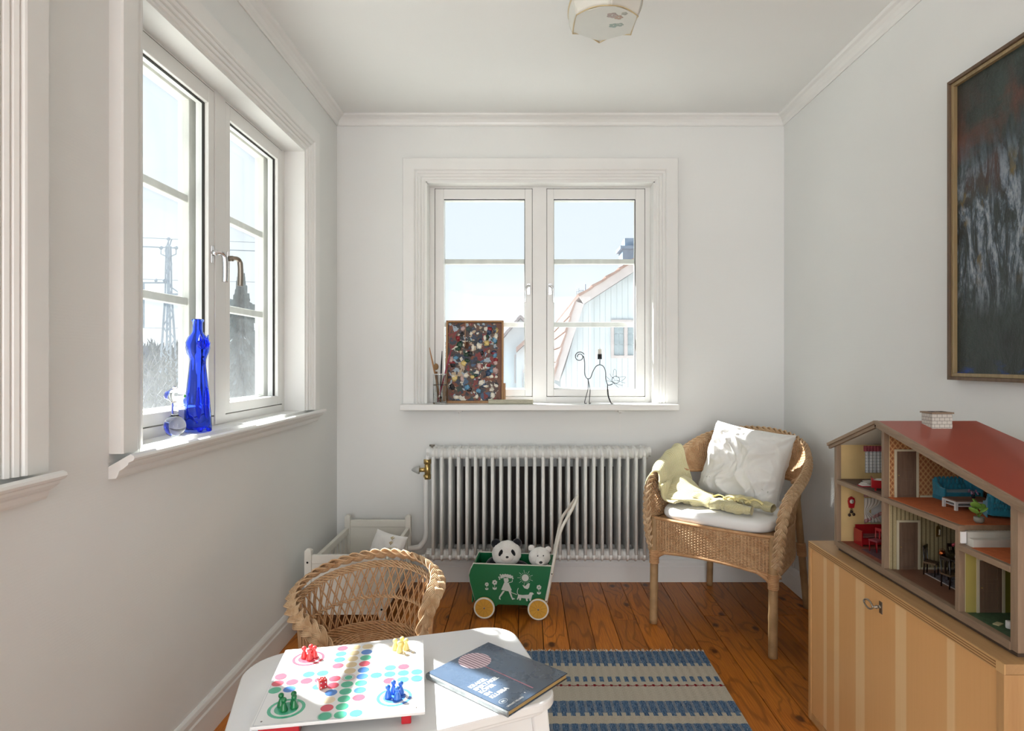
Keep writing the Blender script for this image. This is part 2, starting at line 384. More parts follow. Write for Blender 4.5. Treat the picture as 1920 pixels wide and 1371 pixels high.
# ---------------------------------------------------------------- windows
def window(name, loc, rz, molded, dusty, handles=True, pulled=False):
    root = bpy.data.objects.new(name, None); COL.objects.link(root); root.location = loc; root.rotation_euler = (0,0,rz); root['kind'] = 'structure'
    T = MAT['trim']
    pr = [(0,-.02),(0,.006),(.008,.006),(.010,.011),(.018,.014),(.023,.011),(.025,.016),(.032,.020),(.038,.017),(.040,.022),(.048,.026),(.053,.023),(.056,.030),(.060,.032),(.113,.032),(.117,.028),(.117,0)]
    mb = MB(); mb.sweepframe(pr, lambda a,b: [(-a,-b,Z0),(-a,-b,Z1+a),(OW+a,-b,Z1+a),(OW+a,-b,Z0)])
    mb.build('casing', T, root)
    # lining of the reveal
    F = .085
    mb = MB(); mb.box(0,-.005,Z0,.006,F,Z1).box(OW-.006,-.005,Z0,OW,F,Z1).box(0,-.005,Z1-.006,OW,F,Z1)
    mb.build('reveal', T, root)
    # fixed frame with mullion
    FW, MU = .033, .075; MC = OW/2-.002
    mb = MB(); mb.box(0,F,Z0,FW,WT,Z1).box(OW-FW,F,Z0,OW,WT,Z1).box(FW,F,Z1-.012,OW-FW,WT,Z1).box(FW,F,Z0-.01,OW-FW,WT,Z0+.030).box(MC-MU/2,F-.004,Z0,MC+MU/2,WT,Z1)
    mb.build('window_frame', T, root, bev=.002)
    if molded:
        pr2 = [(.085,0),(-.052,0),(-.060,-.004),(-.062,-.010),(-.058,-.016),(-.048,-.020),(-.046,-.026),(-.036,-.034),(-.026,-.040),(-.022,-.052),(-.018,-.058),(0,-.060),(0,-.030),(.085,-.030)]
                # keep the part inside the reveal only within the opening
        mb = MB().prism([(a, Z0+b) for a,b in pr2 if a <= 0], -.120, OW+.125, 'x').box(0,-.001,Z0-.03,OW,F,Z0)
        mb.build('window_sill', T, root, bev=.0008)
    else:
        MB().box(-.118,-.105,Z0-.030,OW+.105,0,Z0).box(0,-.001,Z0-.03,OW,F,Z0).build('window_sill', T, root, bev=.004)
    G = MAT['dusty'] if dusty else MAT['pane']
    for k, (a, b) in enumerate(((FW+.002, MC-MU/2-.002), (MC+MU/2+.002, OW-FW-.002))):
        z0, z1 = Z0+.033, Z1-.014
        so, si = (.046,.038) if k == 0 else (.036,.048)
        mb = MB(); mb.box(a,F-.002,z0,a+so,F+.043,z1).box(b-si,F-.002,z0,b,F+.043,z1).box(a+so,F-.0015,z1-.052,b-si,F+.042,z1).box(a+so,F-.0015,z0,b-si,F+.042,z0+.037)
        sash = mb.build('sash', T, root, bev=.0025)
        MB().box(a+so-.004,F+.02,z0+.034,b-si+.004,F+.024,z1-.049).build('pane', MAT['pane'], sash)
        # thin dark glazing line of the rubber seal
        mb = MB(); e_ = .003
        mb.box(a+so,F+.012,z1-.052-e_,b-si,F+.02,z1-.052).box(b-si-e_,F+.012,z0+.037,b-si,F+.02,z1-.052)
        mb.build('seal', MAT['gap'], sash)
        mb = MB().box(a-.003,F+.001,z0-.003,a+.001,F+.03,z1+.003).box(b-.001,F+.001,z0-.003,b+.003,F+.03,z1+.003).box(a,F+.001,z1-.001,b,F+.03,z1+.003)
        mb.build('sash_gap', MAT['gap'], root)
        # outer sash with two glazing bars
        y0, y1 = F+.062, F+.10; O = MAT['oldtrim']
        mb = MB(); mb.box(a,y0,z0,a+.042,y1,z1).box(b-.042,y0,z0,b,y1,z1).box(a+.042,y0,z1-.046,b-.042,y1,z1).box(a+.042,y0,z0,b-.042,y1,z0+.040)
        osh = mb.build('outer_sash', O, root, bev=.002)
        for zm in (1.345, 1.689): MB().box(a+.042,y0+.004,zm-.013,b-.042,y1-.004,zm+.013).build('glazing_bar', O, osh, bev=.003)
        for q0, q1 in ((z0+.036,1.334),(1.356,1.678),(1.70,z1-.042)): MB().box(a+.038,y0+.018,q0,b-.038,y0+.021,q1).build('pane', G, osh)
        if handles:
            hx = b-.019 if k == 0 else a+.017; ph0 = 1.535 if not pulled else 1.512
            mb = MB().box(hx-.009,F-.007,ph0-.035,hx+.009,F-.001,ph0+.025); hp = mb.build('handle_plate', MAT['chrome'], sash, bev=.002)
            sg = -1 if k == 0 else 1
            if not pulled:
                mb = MB().tube([(hx,F-.004,1.545),(hx,F-.03,1.545)], .008, 10).tube(catmull([(hx,F-.028,1.547),(hx+sg*.012,F-.032,1.535),(hx+sg*.015,F-.033,1.50),(hx+sg*.017,F-.03,1.455)]), [.007]*12+[.005]*13, 8, flat=.7)
            else:
                # handles turned into the room, seen from the side
                d = .05 if k == 0 else .055
                mb = MB().tube([(hx,F-.004,ph0),(hx,F-.022,ph0)], .010, 10).tube(catmull([(hx,F-.016,ph0),(hx+.010,F-.030,ph0+.001),(hx+.022,F-.036,ph0-.012),(hx+.024,F-.037,ph0-.055),(hx+.024,F-.036,ph0-.095)]), [.0085]*16+[.0095]*17, 8, flat=.6)
            mb.build('handle', MAT['chrome'] if k == 0 or not pulled else MAT['steel'], sash)
    return root
window('window_1', (BWX, YB, 0), 0, False, False)
window('window_2', (XL, LW[0], 0), R(90), True, True, pulled=True)
window('window_3', (XL, LW[1], 0), R(90), True, True, handles=False)
# small brackets and the panel seams under the back sill
sb = bpy.data.objects.new('trim_4', None); COL.objects.link(sb); sb['kind'] = 'structure'
for xx in (-.342, .492):
    MB().box(xx-.012, YB-.05, Z0-.042, xx+.016, YB, Z0-.0305).cyl((xx,YB-.03,Z0-.05),(xx,YB-.03,Z0-.031),.005,8).build('sill_bracket', MAT['trim'], sb)
    MB().box(xx-.0025, YB-.0022, .70, xx+.0025, YB+.001, Z0-.031).build('seam_strip', MAT['trim'], sb)

# ---------------------------------------------------------------- outdoors
def W(px, py, Y): return Vector(((px-CX)*Y/FPX, Y, EYE-(py-CY)*Y/FPX))
MAT['earth'] = M('dry_spring_ground', (.17,.17,.15), .9, var=.15, vs=.3)
MAT['board'] = M('pale_painted_board', (.55,.60,.63), .7, var=.04, vs=2)
MAT['pink'] = M('faded_rose_paint', (.52,.46,.45), .7, var=.06)
MAT['tile'] = M('clay_roof_tile', (.34,.22,.18), .8, var=.12, vs=20)
MAT['chim'] = M('slate_blue_chimney', (.20,.28,.37), .7, var=.12)
MAT['bark'] = M('pale_grey_bark', (.13,.135,.14), .9, var=.15)
MAT['conifer'] = M('conifer_green', (.10,.135,.14), .9, var=.3)
MAT['scrub'] = M('bare_scrub', (.115,.12,.11), .9, var=.2, vs=3)
MAT['galv'] = M('galvanised_steel', (.33,.38,.44), .6, .2, var=.1)
MB().box(-150,-40,-3.25,80,160,-3.2).build('ground', MAT['earth'], kind='structure')
MB().box(XL-.4, YB+WT, 2.45, XR+.6, YB+WT+.50, 2.50).build('added_eave', MAT['oldtrim'], kind='structure')   # unseen eave added over the back window to keep sun off the right wall
MB().box(-26,-16,-3.199,14,10.5,-3.19).build('bounce_ground', M('pale_bounce_ground', (.60,.59,.55), .9, var=.08, vs=2), kind='structure')  # unseen pale ground added to bounce sunlight up to the ceiling
# neighbour's gambrel house: facade in the plane Y = FY, facing the room
FY = 11.0
def fx(px): return (px-CX)*FY/FPX
def fz(py): return EYE-(py-CY)*FY/FPX
hs_ = thing('neighbour_house', 'pale boarded gambrel-roofed house with rose-coloured bargeboards outside the right sash', 'house', (0,FY,-3.2))
gz = 3.2
AP = (fx(1290), fz(445)); KN = (fx(1092), fz(573)); EV = (fx(1053), fz(712))
half = AP[0]
def roofz(x):
    x = half-abs(x-half)
    if x < KN[0]: return EV[1]+(KN[1]-EV[1])*(x-EV[0])/(KN[0]-EV[0])
    return KN[1]+(AP[1]-KN[1])*(x-KN[0])/(AP[0]-KN[0])
x = EV[0]-.02; bw = .098
while x < 2*half-EV[0]:
    x1 = x+bw-.003; a, b = roofz(max(x,EV[0])), roofz(max(EV[0],min(x1,2*half-EV[0])))
    MB().prism([(x,0),(x1,0),(x1,b+gz),(x,a+gz)], -.02, .03, 'y').build('wall_board', MAT['board'], hs_); x += bw
MB().prism([(EV[0]+.02,0),(2*half-EV[0]-.02,0),(2*half-EV[0]-.02,EV[1]+gz),(2*half-KN[0],KN[1]+gz-.02),(AP[0],AP[1]+gz-.02),(KN[0],KN[1]+gz-.02),(EV[0]+.02,EV[1]+gz)], .02, 7, 'y').build('house_body', MAT['board'], hs_)
def board(a, b, wdt, name='bargeboard', y0=-.30, y1=-.24):
    d = Vector((b[0]-a[0], b[1]-a[1])).normalized(); n_ = Vector((-d.y, d.x))
    if n_.y < 0: n_ = -n_
    q = [Vector(a)-n_*0, Vector(b)-n_*0, Vector(b)+n_*wdt, Vector(a)+n_*wdt]
    return MB().prism([(p.x, p.y+gz) for p in q], y0, y1, 'y').build(name, MAT['pink'], hs_)
for sg in (1,-1):
    f = (lambda p: p) if sg == 1 else (lambda p: (2*half-p[0], p[1]))
    board(f((EV[0]-.06,EV[1]-.02)), f(KN), .15); board(f(KN), f(AP), .15)
    # roof slopes with projecting tile courses along the lower slope
    for (p, q) in ((EV, KN), (KN, AP)):
        d = Vector((q[0]-p[0], q[1]-p[1])); L = d.length; n_ = Vector((-d.y, d.x)).normalized(); nn = max(3, int(L/.26))
        sl = []
        for i in range(nn):
            a = Vector(p)+d*i/nn; b = Vector(p)+d*(i+1)/nn
            vs = [a+n_*.20, b+n_*.17, b+n_*.14, a+n_*.15]
            if sg == -1: vs = [Vector((2*half-v_.x, v_.y)) for v_ in vs][::-1]
            MB().prism([(v_.x, v_.y+gz) for v_ in vs], -.34, 7.2, 'y').build('tile_course', MAT['tile'], hs_)
# facade window, two casements
wx0, wx1, wz0, wz1 = fx(1145), fx(1200), fz(672), fz(600)
wn = MB().box(wx0,-.06,wz0+gz,wx1,-.02,wz0+gz+.05).box(wx0,-.06,wz1+gz-.05,wx1,-.02,wz1+gz).box(wx0,-.06,wz0+gz+.05,wx0+.05,-.02,wz1+gz-.05).box(wx1-.05,-.06,wz0+gz+.05,wx1,-.02,wz1+gz-.05).box((wx0+wx1)/2-.03,-.06,wz0+gz+.05,(wx0+wx1)/2+.03,-.02,wz1+gz-.05).build('window', MAT['pink'], hs_)
dk = M('pale_pane', (.34,.40,.43), .15)
for k in range(2):
    a = wx0+.05 if k == 0 else (wx0+wx1)/2+.03; b = (wx0+wx1)/2-.03 if k == 0 else wx1-.05
    for i in range(2):
        for j in range(3):
            MB().box(a+(b-a)*i/2+.006,-.03,wz0+gz+.05+(wz1-wz0-.1)*j/3+.006,a+(b-a)*(i+1)/2-.006,-.021,wz0+gz+.05+(wz1-wz0-.1)*(j+1)/3-.006).build('pane', dk, wn)
cx0, cx1 = fx(1166)*1.10, fx(1196)*1.10
MB().box(cx0,1.0,fz(530)+gz-.5,cx1,1.5,fz(468)*1.06+gz).box(cx0-.05,.95,fz(468)*1.06+gz,cx1+.05,1.55,fz(468)*1.06+gz+.06).box(cx0+.05,1.05,fz(468)*1.06+gz+.06,cx1-.05,1.45,fz(468)*1.06+gz+.22).build('chimney', MAT['chim'], hs_)
# antenna behind
an = MB(); b = W(1097,600,19.2); b.z = 0; 
tz = W(1097,533,19.2).z
an.tube([(b.x,19.2,-3.2),(b.x,19.2,tz)], .025, 5)
for i in range(5): an.tube([(b.x-.25+i*.06,19.2,tz-.10-.02*i),(b.x-.25+i*.06,19.2,tz-.34+.01*i)], .012, 4)
an.tube([(b.x-.28,19.2,tz-.22),(b.x+.16,19.2,tz-.16)], .014, 4)
tag(an.build('antenna', MAT['galv']), 'thin rooftop television aerial standing beyond the sloping gable', 'antenna')
# a lower red-tiled roof beyond, at left of the big gable
def small_house(name, label, px0, px1, py_eave, py_ridge, Y, wallm, roofm):
    r = thing(name, label, 'house', (0,Y,-3.2)); a, b = W(px0,0,Y).x, W(px1,0,Y).x; ze = W(0,py_eave,Y).z+3.2; zr = W(0,py_ridge,Y).z+3.2; m = (a+b)/2
    MB().prism([(a,0),(b,0),(b,ze),(m,zr),(a,ze)], 0, 6, 'y').build('house_body', wallm, r)
    for s_ in (1,-1):
        e_ = a if s_ == 1 else b; n_ = 5
        for i in range(n_):
            p0 = Vector((e_+(m-e_)*i/n_, ze+(zr-ze)*i/n_)); p1 = Vector((e_+(m-e_)*(i+1)/n_, ze+(zr-ze)*(i+1)/n_))
            MB().prism([(p0.x,p0.y+.02),(p1.x,p1.y+.02),(p1.x,p1.y+.14),(p0.x,p0.y+.18)][::s_], -.3, 6.3, 'y').build('tile_course', roofm, r)
    w_ = b-a
    f = MB().box(m-w_*.16,-.05,ze-1.6,m+w_*.16,0,ze-.5).build('window', MAT['pink'], r)
    MB().box(m-w_*.13,-.07,ze-1.5,m-.03,-.05,ze-.6).build('pane', dk, f); MB().box(m+.03,-.07,ze-1.5,m+w_*.13,-.05,ze-.6).build('pane', dk, f)
    return r
MAT['farroof'] = M('faded_far_roof', (.28,.24,.24), .8, var=.1)
small_house('distant_house', 'distant pale house with faded red roof between the gable and the mullion', 1036, 1150, 628, 575, 20, MAT['board'], MAT['tile'])
small_house('distant_house', 'distant pale house with grey roof seen right of the paint box', 940, 1012, 640, 598, 24, MAT['board'], MAT['farroof'])
small_house('distant_house', 'low distant outbuilding with red roof, lower right of the paint box', 968, 1004, 662, 645, 19, MAT['board'], MAT['tile'])
# bare trees (one mesh each, twigs too fine to pick apart)
def bare_tree(label, px, top_py, Y, spread, seed, r0=.12, depth=6, lean=0):
    rn = random.Random(seed); mb = MB(); base = W(px,CY,Y); h = W(px,top_py,Y).z+3.2
    def grow(p, d, L, r, k):
        q = p + d*L; m = (p+q)/2 + Vector((rn.uniform(-1,1),rn.uniform(-1,1),rn.uniform(-1,1)))*L*.07
        mb.tube([p,m,q], [r,r*.85,r*.65], 4 if k > 2 else 6)
        if k >= depth: return
        for i in range(3 if k < 3 else 2+(rn.random()<.5)):
            ax = Vector((rn.uniform(-1,1),rn.uniform(-1,1),rn.uniform(-.2,.6)))*spread
            grow(q, (d+ax).normalized(), L*rn.uniform(.60,.82), r*.62, k+1)
    t = thing('bare_tree', label, 'tree', (base.x, Y, -3.2))
    grow(Vector((0,0,-.05)), Vector((lean,0,1)).normalized(), h*.27, r0, 0)
    mb.build('branches', MAT['bark'], t)
bare_tree('leafless tree with a round crown above the paint box', 912, 575, 26, .75, 3, .16, 6)
bare_tree('small leafless tree at the far left of the back window view', 842, 640, 20, .8, 8, .10, 5)
bare_tree('thin leafless sapling with curving boughs before the railway pylon', 288, 545, 8.5, .8, 5, .05, 6, .05)
bare_tree('leafless shrub reaching up beside the railway pylon, left window', 262, 610, 9, .9, 12, .05, 6)
bare_tree('leafless tree low behind the blue bottle', 372, 600, 13, .8, 15, .07, 6)
# conifer
def conifer(px, top, Y, label, wd=1.3):
    t = thing('spruce_tree', label, 'tree', (W(px,0,Y).x, Y, -3.2)); H = W(0,top,Y).z+3.2; rn = random.Random(4)
    MB().tube([(0,0,0),(0,0,H*.98)], [.16,.02], 8).build('trunk', MAT['bark'], t)
    mb = MB(); n = 3800
    for i in range(n):
        q = rn.random()**.8; z = H*(.12+.87*q); r = wd*(1-q)**.75*rn.uniform(.35,1.08)*(1+.22*math.sin(q*46)+.12*noise.noise(Vector((q*9,i*.37,0)))); a = rn.uniform(0,2*PI)
        p = Vector((math.cos(a)*r, math.sin(a)*r, z-.5*r+.1*rn.random())); c = Vector((math.cos(a)*r*.25, math.sin(a)*r*.25, z)); s_ = Vector((-math.sin(a),math.cos(a),0))*.055*(1.2-q)
        mb.add([c, p+s_+Vector((0,0,-.10)), p*1.0+Vector((0,0,rn.uniform(-.15,.12))), p-s_+Vector((0,0,-.10))], [(0,1,2),(0,2,3)])
    mb.build('foliage', MAT['conifer'], t, kind='stuff')
conifer(452, 497, 14, 'dark spruce tree seen through the right half of the left window', 1.0)
# scrub band along the railway: countless twigs
rn = random.Random(9); mb = MB()
for i in range(20000):
    y = rn.uniform(14, 34); px = rn.uniform(60, 545) if rn.random() < .7 else rn.uniform(780,1240)
    if px > 700: y = rn.uniform(24,40)
    x_ = (px-CX)*y/FPX; top = EYE + (CY-rn.uniform(640,720))*y/FPX
    if px > 700: top = EYE + (CY-rn.uniform(652,700))*y/FPX
    top = max(top, -1.5); z = rn.uniform(-3.2, top-.3); L = rn.uniform(.15,.5); d = Vector((rn.uniform(-.6,.6), rn.uniform(-.6,.6), 1))*L
    s_ = Vector((.005+.0006*y,0,0)); p = Vector((x_,y,min(z, top-L)))
    m = p+d*.5+Vector((rn.uniform(-.1,.1),0,0))
    mb.add([p-s_, p+s_, m+s_*.7, m-s_*.7, p+d], [(0,1,2,3),(3,2,4)])
tag(mb.build('scrub', MAT['scrub'], kind='stuff'), 'band of leafless scrub and brushwood along the horizon outside', 'bushes')
# far woodland: a bumpy bank closing the horizon
mb = MB(); rn = random.Random(21)
for k in range(420):
    px = rn.uniform(-200, 1500); Y = rn.uniform(46, 60) if px > 250 else rn.uniform(34, 44); c = W(px, rn.uniform(638,654), Y)
    if px > 700: c = W(px, rn.uniform(668,684), Y)
    for q_ in range(16):
        x_ = c.x+rn.uniform(-2.5,2.5); zt = c.z+rn.uniform(-1.6,.25)*(1 if q_ % 3 else 1.6); w_ = rn.uniform(.05,.30); h_ = rn.uniform(.6,2.2); dx = rn.uniform(-.35,.35)
        mb.add([(x_-w_,c.y+rn.uniform(-1,1),zt-h_),(x_+w_,c.y,zt-h_),(x_+dx,c.y,zt)], [(0,1,2)])
for px0, px1, Y in ((-1200,2600,62),): mb.box(W(px0,0,Y).x, Y, -3.2, W(700,0,Y).x, Y+.5, W(0,652,Y).z).box(W(700,0,Y).x, Y, -3.2, W(px1,0,Y).x, Y+.5, W(0,672,Y).z)
tag(mb.build('woodland', M('hazy_woodland', (.07,.08,.085), .95, var=.14, vs=1.2, bump=.5, bs=6), kind='stuff'), 'pale hazy leafless woodland closing the horizon', 'woodland')
# railway line pylon
py_ = thing('railway_pylon', 'tall grey lattice railway power pylon in the left window', 'pylon', (W(316,0,30).x, 30, -3.2))
TZ = W(0,452,30).z+3.2; mb = MB()
for s_ in ((-1,-1),(1,-1),(1,1),(-1,1)):
    mb.bar((s_[0]*.42,s_[1]*.42,0), (s_[0]*.10,s_[1]*.10,TZ*.74), .07, .07); mb.bar((s_[0]*.10,s_[1]*.10,TZ*.74), (s_[0]*.07,s_[1]*.07,TZ-.25), .05, .05)
z = .6; k = 0
while z < TZ*.98:
    q = .42-.32*min(1, z/(TZ*.74)); q2 = .42-.32*min(1,(z+.6)/(TZ*.74)); sg = 1 if k%2 else -1
    for y_ in (-1,1): mb.bar((-q*sg,y_*q,z), (q2*sg,y_*q2,z+.6), .04, .04)
    z += .6; k += 1
mb.build('mast', MAT['galv'], py_)
az = W(0,552,30).z+3.2
mb = MB().bar((-2.6,0,az),(.75,0,az),.07,.09).bar((-2.6,0,az+.55),(0,0,az+.55),.05,.06).bar((.0,0,az+.42),(.62,0,az),.05,.05).bar((-1.2,0,az+.55),(-1.2,0,az-1.6),.08,.08).bar((-2.6,0,az-.4),(-1.2,0,az-1.55),.05,.05)
mb.build('cross_arm', MAT['galv'], py_)
for dx, dz in ((0,.0),(-.36,-.42),(.36,-.42)):
    mb = MB().blob((dx,0,TZ+dz+.10),(.09,.09,.09),8).tube([(dx,0,TZ+dz+.05),(dx,0,TZ+dz-.2),(0,0,TZ+dz-.25+(.0 if dx==0 else -.12))],.025,5); mb.build('insulator', MAT['galv'], py_)
for dx in (-.6,-.2): MB().blob((dx,0,az+.66),(.07,.07,.1),8).build('insulator', MAT['galv'], py_)
wl = [(0,.10,'topmost'),(-.36,-.32,'second'),(.36,-.32,'third'),(-.6,az-TZ+.7,'fourth'),(-1.2,az-TZ-1.6,'lowest')]
for i, (dx, dz, nm) in enumerate(wl):
    a = py_.location+Vector((dx,0,TZ+dz)); pts = []
    for k in range(25):
        t_ = -24+ k*1.35; pts.append(a+Vector((t_*.97, t_*.25, ((t_/30)**2)*.9)))
    MB().tube(pts, .014, 4)
    tag(MB().tube(pts, .016, 4).build('power_line', MAT['galv']), nm+' power wire running past the railway pylon', 'wire', 'wires at the railway pylon')

# ---------------------------------------------------------------- radiator
rad = thing('radiator', 'white enamelled column radiator on the wall under the back window', 'radiator', (0,3.165,0))
NS = 26; rx0, rx1 = (812-CX)*3.09/FPX, (1209-CX)*3.09/FPX; pitch = (rx1-rx0)/(NS-1); rt, rb = .722, .150
mb = MB()
for y in (-.068, -.022, .024, .07):
    mb.tube([(0,y,rb+.045),(0,y,rt-.045)], .0088, 10, flat=2.4, up=(0,1,0))
def lens(z0, z1, zc):
    pts = []
    for k in range(20):
        a = 2*PI*k/20; y = math.cos(a)*.094; z = zc+math.sin(a)*(z1-z0)/2; pts.append((y,z))
    return pts
for (zc, h) in ((rt-.036,.074),(rb+.036,.074)):
    pts = lens(zc-h/2, zc+h/2, zc)
    n = len(pts); mid = [(-.0, p[0], p[1]) for p in pts]
    a = [(-.009, p[0]*.86, zc+(p[1]-zc)*.70) for p in pts]; b = [(.009, p[0]*.86, zc+(p[1]-zc)*.70) for p in pts]
    vs = a+mid+b; fs = []
    for r_ in (0,1):
        for k in range(n): fs.append((r_*n+k, r_*n+(k+1)%n, (r_+1)*n+(k+1)%n, (r_+1)*n+k))
    fs += [tuple(range(n-1,-1,-1)), tuple(range(2*n,3*n))]
    mb.add(vs, fs, True)
    mb.lathe([(.027,-pitch/2),(.027,pitch/2)], 16, (0,-.035,zc), axis='x').lathe([(.027,-pitch/2),(.027,pitch/2)], 16, (0,.04,zc), axis='x')
sec = mb.build('section', MAT['enamel'], rad, loc=(rx0,0,0))
for k in range(1, NS):
    c = sec.copy(); c.location = (rx0+k*pitch,0,0); COL.objects.link(c); c.parent = rad
for sx in (rx0-.028, rx1+.028):
    for zc in (rt-.032, rb+.032): MB().lathe([(.012,-.014),(.022,-.014),(.022,.006),(.024,.006),(.024,.014),(.012,.014)], 8, (sx,0,zc), axis='x', sm=False).build('end_plug', MAT['enamel'], rad)
for sx in (rx0+.2, rx1-.2): MB().box(sx-.015,.02,rb+.04,sx+.015,.113,rb+.06).build('wall_bracket', MAT['enamel'], rad)
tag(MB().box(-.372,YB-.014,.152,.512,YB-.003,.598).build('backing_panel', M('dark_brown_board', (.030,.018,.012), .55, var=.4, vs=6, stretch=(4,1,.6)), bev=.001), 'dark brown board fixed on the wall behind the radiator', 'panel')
# pipes and valve
pipe = thing('radiator_pipe', 'white heating pipes with a brass valve at the left end of the radiator', 'pipe', (-.5,3.165,0))
MB().tube(catmull([(.073,0,rt-.032),(.03,0,rt-.03),(.012,0,rt-.05),(.008,0,rt-.085)],8), .012, 10).build('upper_elbow', MAT['trim'], pipe)
MB().tube(catmull([(.0,0,.562),(0,0,.35),(0,0,.27),(-.02,0,.225),(-.07,0,.205),(-.30,.04,.20)],8), .0135, 10).build('riser_pipe', MAT['trim'], pipe)
MB().tube([(-.30,.02,.150),(-.03,0,.160),(.075,0,rb+.032)], .010, 10).tube([(.0,0,.165),(.055,0,.180)], .017, 8).lathe([(.02,0),(.02,.03)],6,(.05,0,.182),axis='x').build('return_pipe', MAT['trim'], pipe)
v_ = MB().tube([(.008,0,.640),(.008,0,.560)], .015, 8).tube([(.008,0,.652),(.008,0,.630)], .019, 6).tube([(.006,0,.575),(.006,0,.553)], .019, 6).tube([(.008,0,.600),(-.035,-.01,.600)], .011, 8).build('valve', MAT['brass'], pipe)
MB().lathe([(.004,-.070),(.009,-.062),(.020,-.038),(.021,-.032),(.014,-.030)], 16, (0,-.008,.600), axis='x').build('valve_knob', M('grey_knob', (.45,.46,.44), .4), v_)
MB().tube([(.03,0,rt-.016),(.03,0,rt-.002)], .006, 8).tube([(.018,0,rt),(.045,0,rt)], .005, 6).build('bleed_screw', MAT['steel'], pipe)
# socket on the right wall
so = thing('wall_socket', 'yellowed plastic power socket low on the right wall behind the wicker armchair', 'socket', (XR, 3.15, .25))
MB().box(-.028,-.045,-.045,-.0005,.045,.045).build('socket_box', M('yellowed_plastic', (.60,.56,.42), .4), so, bev=.006)
MB().lathe([(.030,-.034),(.032,-.030),(.032,-.027)], 20, (0,0,0), axis='x').build('socket_ring', M('yellowed_ring', (.55,.51,.38), .4), so)
MB().tube([(-.012,-.02,-.045),(-.010,-.02,-.10),(-.014,-.02,-.13)], .004, 6).build('socket_cable', MAT['trim'], so)

# ---------------------------------------------------------------- doll bed
DB = MAT['paintwood'] = M('cream_painted_wood', (.76,.74,.67), .5, var=.04, vs=10, bump=.06)
bed = thing('doll_bed', 'cream painted wooden doll bed with slatted sides in the left corner', 'doll bed', (-.895,2.60,0))
bw_, bl_, bh = .305, .575, .372
for i, (x, y) in enumerate(((0,0),(bw_,0),(0,bl_),(bw_,bl_))):
    mb = MB().box(x-.014,y-.014,0,x+.014,y+.014,bh-.008); a = len(mb.v)
    mb.add([(x-.014,y-.014,bh-.008),(x+.014,y-.014,bh-.008),(x+.014,y+.014,bh-.008),(x-.014,y+.014,bh-.008),(x-.006,y-.006,bh),(x+.006,y-.006,bh),(x+.006,y+.006,bh),(x-.006,y+.006,bh)], [(4,5,6,7),(0,1,5,4),(1,2,6,5),(2,3,7,6),(3,0,4,7)])
    p_ = mb.build('leg', DB, bed, bev=.002)
    if y == 0:
        for z in ((.318,) if x == 0 else (.318,.125)): MB().lathe([(.0045,0),(.003,.002)], 10, (x,-.017,z), axis='y').build('screw_hole', MAT['black'], p_)
for y in (0, bl_):
    MB().box(.014,y-.009,bh-.062,bw_-.014,y+.009,bh-.026).build('end_rail', DB, bed, bev=.003)
    MB().box(.014,y-.004,.10,bw_-.014,y+.004,bh-.062).build('end_panel', DB, bed)
    MB().box(.014,y-.009,.10,bw_-.014,y+.009,.135).build('bottom_rail', DB, bed, bev=.003)
for x in (0, bw_):
    MB().box(x-.009,.014,bh-.095,x+.009,bl_-.014,bh-.062).build('side_rail', DB, bed, bev=.003)
    MB().box(x-.009,.014,.10,x+.009,bl_-.014,.135).build('bottom_rail', DB, bed, bev=.003)
    n = 10
    for k in range(n): y = .014+(bl_-.028)*(k+.5)/n; MB().box(x-.004,y-.009,.135,x+.004,y+.009,bh-.095).build('slat', DB, bed)
MB().box(.010,.010,.108,bw_-.010,bl_-.010,.118).build('bed_base', DB, bed)

# ---------------------------------------------------------------- soft things
MAT['cotton'] = M('white_cotton', (.84,.83,.81), .9, var=.02, vs=6, bump=.12, bs=300, sheen=.2)
def pillow(name, label, cat, w_, h_, t_, mt, m, wr=.012, seed=0, n=44, sag=0):
    mb = MB(m)
    for sg in (1,-1):
        def fn(u, v):
            a, b = u*2-1, v*2-1
            e_ = (max(0,1-abs(a)**2.6)*max(0,1-abs(b)**2.6))**.45
            pin = 1-.07*(1-abs(a)**2)*(abs(b)**3); pin2 = 1-.07*(1-abs(b)**2)*(abs(a)**3)
            x = a*w_/2*pin2; z = b*h_/2*pin
            q = Vector((a*1.6+seed, b*1.6, sg*3))
            wp = q + noise.noise_vector(q*.9)*.7
            def ridge(s_, an_): 
                c_, d_ = math.cos(an_), math.sin(an_); n1 = noise.noise(Vector(((wp.x*c_+wp.z*0+b*1.6*d_)*s_, (-wp.x*d_+b*1.6*c_)*s_*.35, sg*3+seed))); return max(0,1-abs(n1)*2.4)**1.6
            f = noise.noise(q*1.1)*.9 + ridge(1.5,.5)*.55 + ridge(2.4,-.6)*.42 + ridge(4.2,.15)*.20 + noise.noise(q*6)*.06
            # folds fanning out of the top corners
            an = math.atan2(1.15-b, a+1.1); f += .5*math.sin(an*17+seed)*math.exp(-2.0*math.hypot(a+1,b-1)) + .4*math.sin(math.atan2(1.1-b, 1.1-a)*15)*math.exp(-2.0*math.hypot(a-1,b-1))
            y = sg*(-1)*(e_*(t_/2) + wr*f*e_**.6)
            zz = z - sag*e_*(b*.5+.5)*.0
            return (x, y, zz)
        o_ = len(mb.v); mb.grid(fn, n, n)
        if sg == -1:
            k = n*n; mb.f[-k:] = [tuple(reversed(q)) for q in mb.f[-k:]]
    o = mb.build(name, mt); return o
